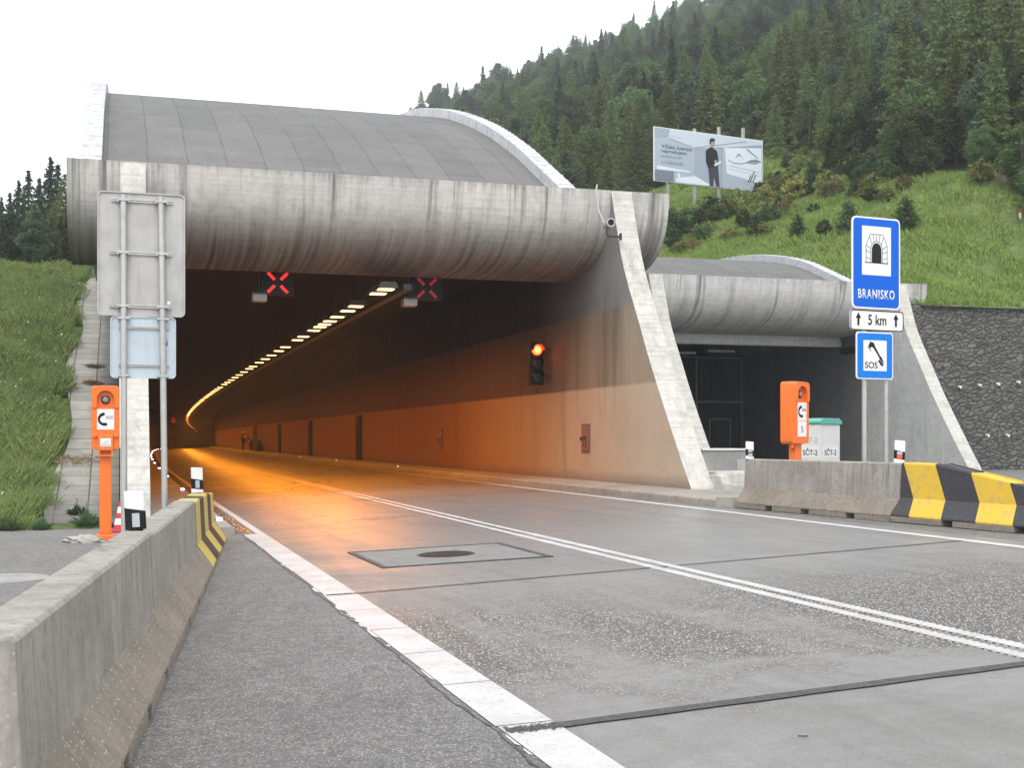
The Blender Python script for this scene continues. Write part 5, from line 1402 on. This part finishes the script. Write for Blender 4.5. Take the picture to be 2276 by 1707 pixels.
m = MB(); random.seed(12)
for k in range(5200):          # leafy weeds mixed into the bank, in patches
    x = random.uniform(-12, -1.1); y = random.uniform(22.8, 50)
    if x > edge(y)-.05 or x < -1.5-(y-20)*.36: continue
    if math.sin(x*1.3+2)*math.sin(y*.8+x*.4) < random.uniform(-.6, .6): continue
    z = zL(x, y); h = random.uniform(.15, .45)
    for q in range(9):
        c = Vector((x+random.gauss(0, .04), y+random.gauss(0, .04), z+h*random.random())); card(m, c, rnd_dir()*random.uniform(.012, .03), rnd_dir()*random.uniform(.006, .014))
tag(m.build('bank_weeds', M['bankweed'], fix=False), 'leafy weeds mixed into the grass of the left bank', 'weeds', kind='stuff')
m = MB()
for k in range(260):
    x = random.uniform(-9, -1.2); y = random.uniform(23, 44)
    if x > edge(y) or x < -1.5-(y-20)*.36: continue
    c = Vector((x, y, zL(x, y)+random.uniform(.28, .42))); card(m, c, rnd_dir()*.018, rnd_dir()*.018)
tag(m.build('bank_flowers', M['white'], fix=False), 'tiny pale flowers scattered over the left grass bank', 'flowers', kind='stuff')
# weeds at the foot of the slabs
for x, y, s, lb in ((-.55, 22.95, .42, 'leafy weed growing at the foot of the slab strip'), (-1.25, 22.75, .30, 'low tuft of bright weed at the corner of the grass bank'), (-1.75, 22.7, .34, 'low bright weed on the asphalt edge below the bank'), (-.72, 23.6, .30, 'tall thin weed growing between the slabs')):
    m = MB(); random.seed(int(x*100))
    for k in range(170):
        a = random.uniform(0, 6.28); r = s*random.random()**.6*.75; h = s*random.uniform(.2, .75)*(1.2-r/s)
        c0 = Vector((r*.3*math.cos(a), r*.3*math.sin(a), 0)); c1 = Vector((r*math.cos(a), r*math.sin(a), h)); w_ = Vector((-math.sin(a), math.cos(a), 0))*.012
        b_ = len(m.v); m.v += [tuple(c0-w_*.4), tuple(c0+w_*.4), tuple(c0.lerp(c1, .6)+w_+Vector((0, 0, h*.2))), tuple(c1), tuple(c0.lerp(c1, .6)-w_+Vector((0, 0, h*.2)))]; m.f.append([b_, b_+1, b_+2, b_+3, b_+4]); m.mi.append(0)
    m.tube([(0, 0, -.02), (0, 0, s)], .006, 5)
    tag(m.build('weed', M['bankweed'], fix=False, loc=(x, y, T(x, y) if y > 22.8 else 0)), lb, 'weed')
# bare earth patch, right
m = MB(); n = 14
for i in range(n+1):
    for j in range(7):
        x = 39.4+i*.32; y = 50.2+j*.35+.5*math.sin(i*.9); m.v.append((x, y, zR(x, y)+.12+.05*math.sin(i*3+j*2)))
for i in range(n):
    for j in range(6): m.f.append([i*7+j, (i+1)*7+j, (i+1)*7+j+1, i*7+j+1]); m.mi.append(0)
em = NT('bare_earth'); en = em.noise(em.pos(), 3, 5); em.bsdf(em.mix(en, C(.16, .11, .075), C(.24, .19, .12)), .95, .2, bump=em.bump(en, .6, .08))
tag(m.build('bare_earth', em.m, fix=False, smooth=True), kind='structure')

# ------------------------------------------------------------------ air
if HAZE:
    h = MB().box(-164, 268, -74, 348, -1.6, 200).build('haze', [], None)
    t = NT('haze_air'); pv = t.n('ShaderNodeVolumePrincipled'); pv.inputs['Density'].default_value = .0007
    pv.inputs['Color'].default_value = (.90, .95, 1, 1); pv.inputs['Anisotropy'].default_value = .3
    t.l(pv.outputs[0], t.out.inputs['Volume']); h.data.materials.append(t.m)
    tag(h, 'thin damp air fading the far forest', 'haze', kind='stuff')

# ------------------------------------------------------------------ light, world, camera
wd = bpy.data.worlds.new('World'); sc.world = wd; wd.use_nodes = True; nt = wd.node_tree; nt.nodes.clear()
sky = nt.nodes.new('ShaderNodeTexSky'); sky.sky_type = 'NISHITA'; sky.sun_disc = False; sky.sun_elevation = R(52); sky.sun_rotation = R(200); sky.dust_density = 3; sky.air_density = 1.0
hs = nt.nodes.new('ShaderNodeHueSaturation'); hs.inputs['Saturation'].default_value = .25
b1 = nt.nodes.new('ShaderNodeBackground'); b1.inputs[1].default_value = .10
b2 = nt.nodes.new('ShaderNodeBackground'); b2.inputs[0].default_value = (.955, .975, 1, 1); b2.inputs[1].default_value = 1.0
ad = nt.nodes.new('ShaderNodeAddShader'); ow = nt.nodes.new('ShaderNodeOutputWorld')
nt.links.new(sky.outputs[0], hs.inputs['Color']); nt.links.new(hs.outputs[0], b1.inputs[0]); nt.links.new(b1.outputs[0], ad.inputs[0]); nt.links.new(b2.outputs[0], ad.inputs[1]); nt.links.new(ad.outputs[0], ow.inputs[0])
sn = bpy.data.lights.new('sun', 'SUN'); sn.energy = .9; sn.angle = R(22); sn.color = (1, .97, .93)
so = obj('sun', sn); az = R(200); el = R(52)
d = Vector((math.sin(az)*math.cos(el), math.cos(az)*math.cos(el), math.sin(el)))
so.rotation_euler = d.to_track_quat('Z', 'Y').to_euler()

cam = bpy.data.cameras.new('camera'); co = obj('camera', cam)
co.location = (0, 0, 1.5); co.rotation_euler = (R(90), 0, -math.atan(846/2780))
cam.sensor_width = 36; cam.lens = 36*2780/2212; cam.shift_y = 120.5/2212; cam.clip_end = 5000; cam.clip_start = .05
sc.camera = co
sc.view_settings.view_transform = 'Standard'; sc.view_settings.look = 'None'; sc.view_settings.exposure = .3; sc.view_settings.gamma = 1
sc.render.engine = 'CYCLES'; sc.cycles.use_denoising = True; sc.cycles.max_bounces = 7; sc.cycles.diffuse_bounces = 3; sc.cycles.glossy_bounces = 3; sc.cycles.transmission_bounces = 3; sc.cycles.volume_bounces = 0
sc.cycles.sample_clamp_indirect = 6; sc.cycles.use_light_tree = True; sc.cycles.volume_step_rate = 8
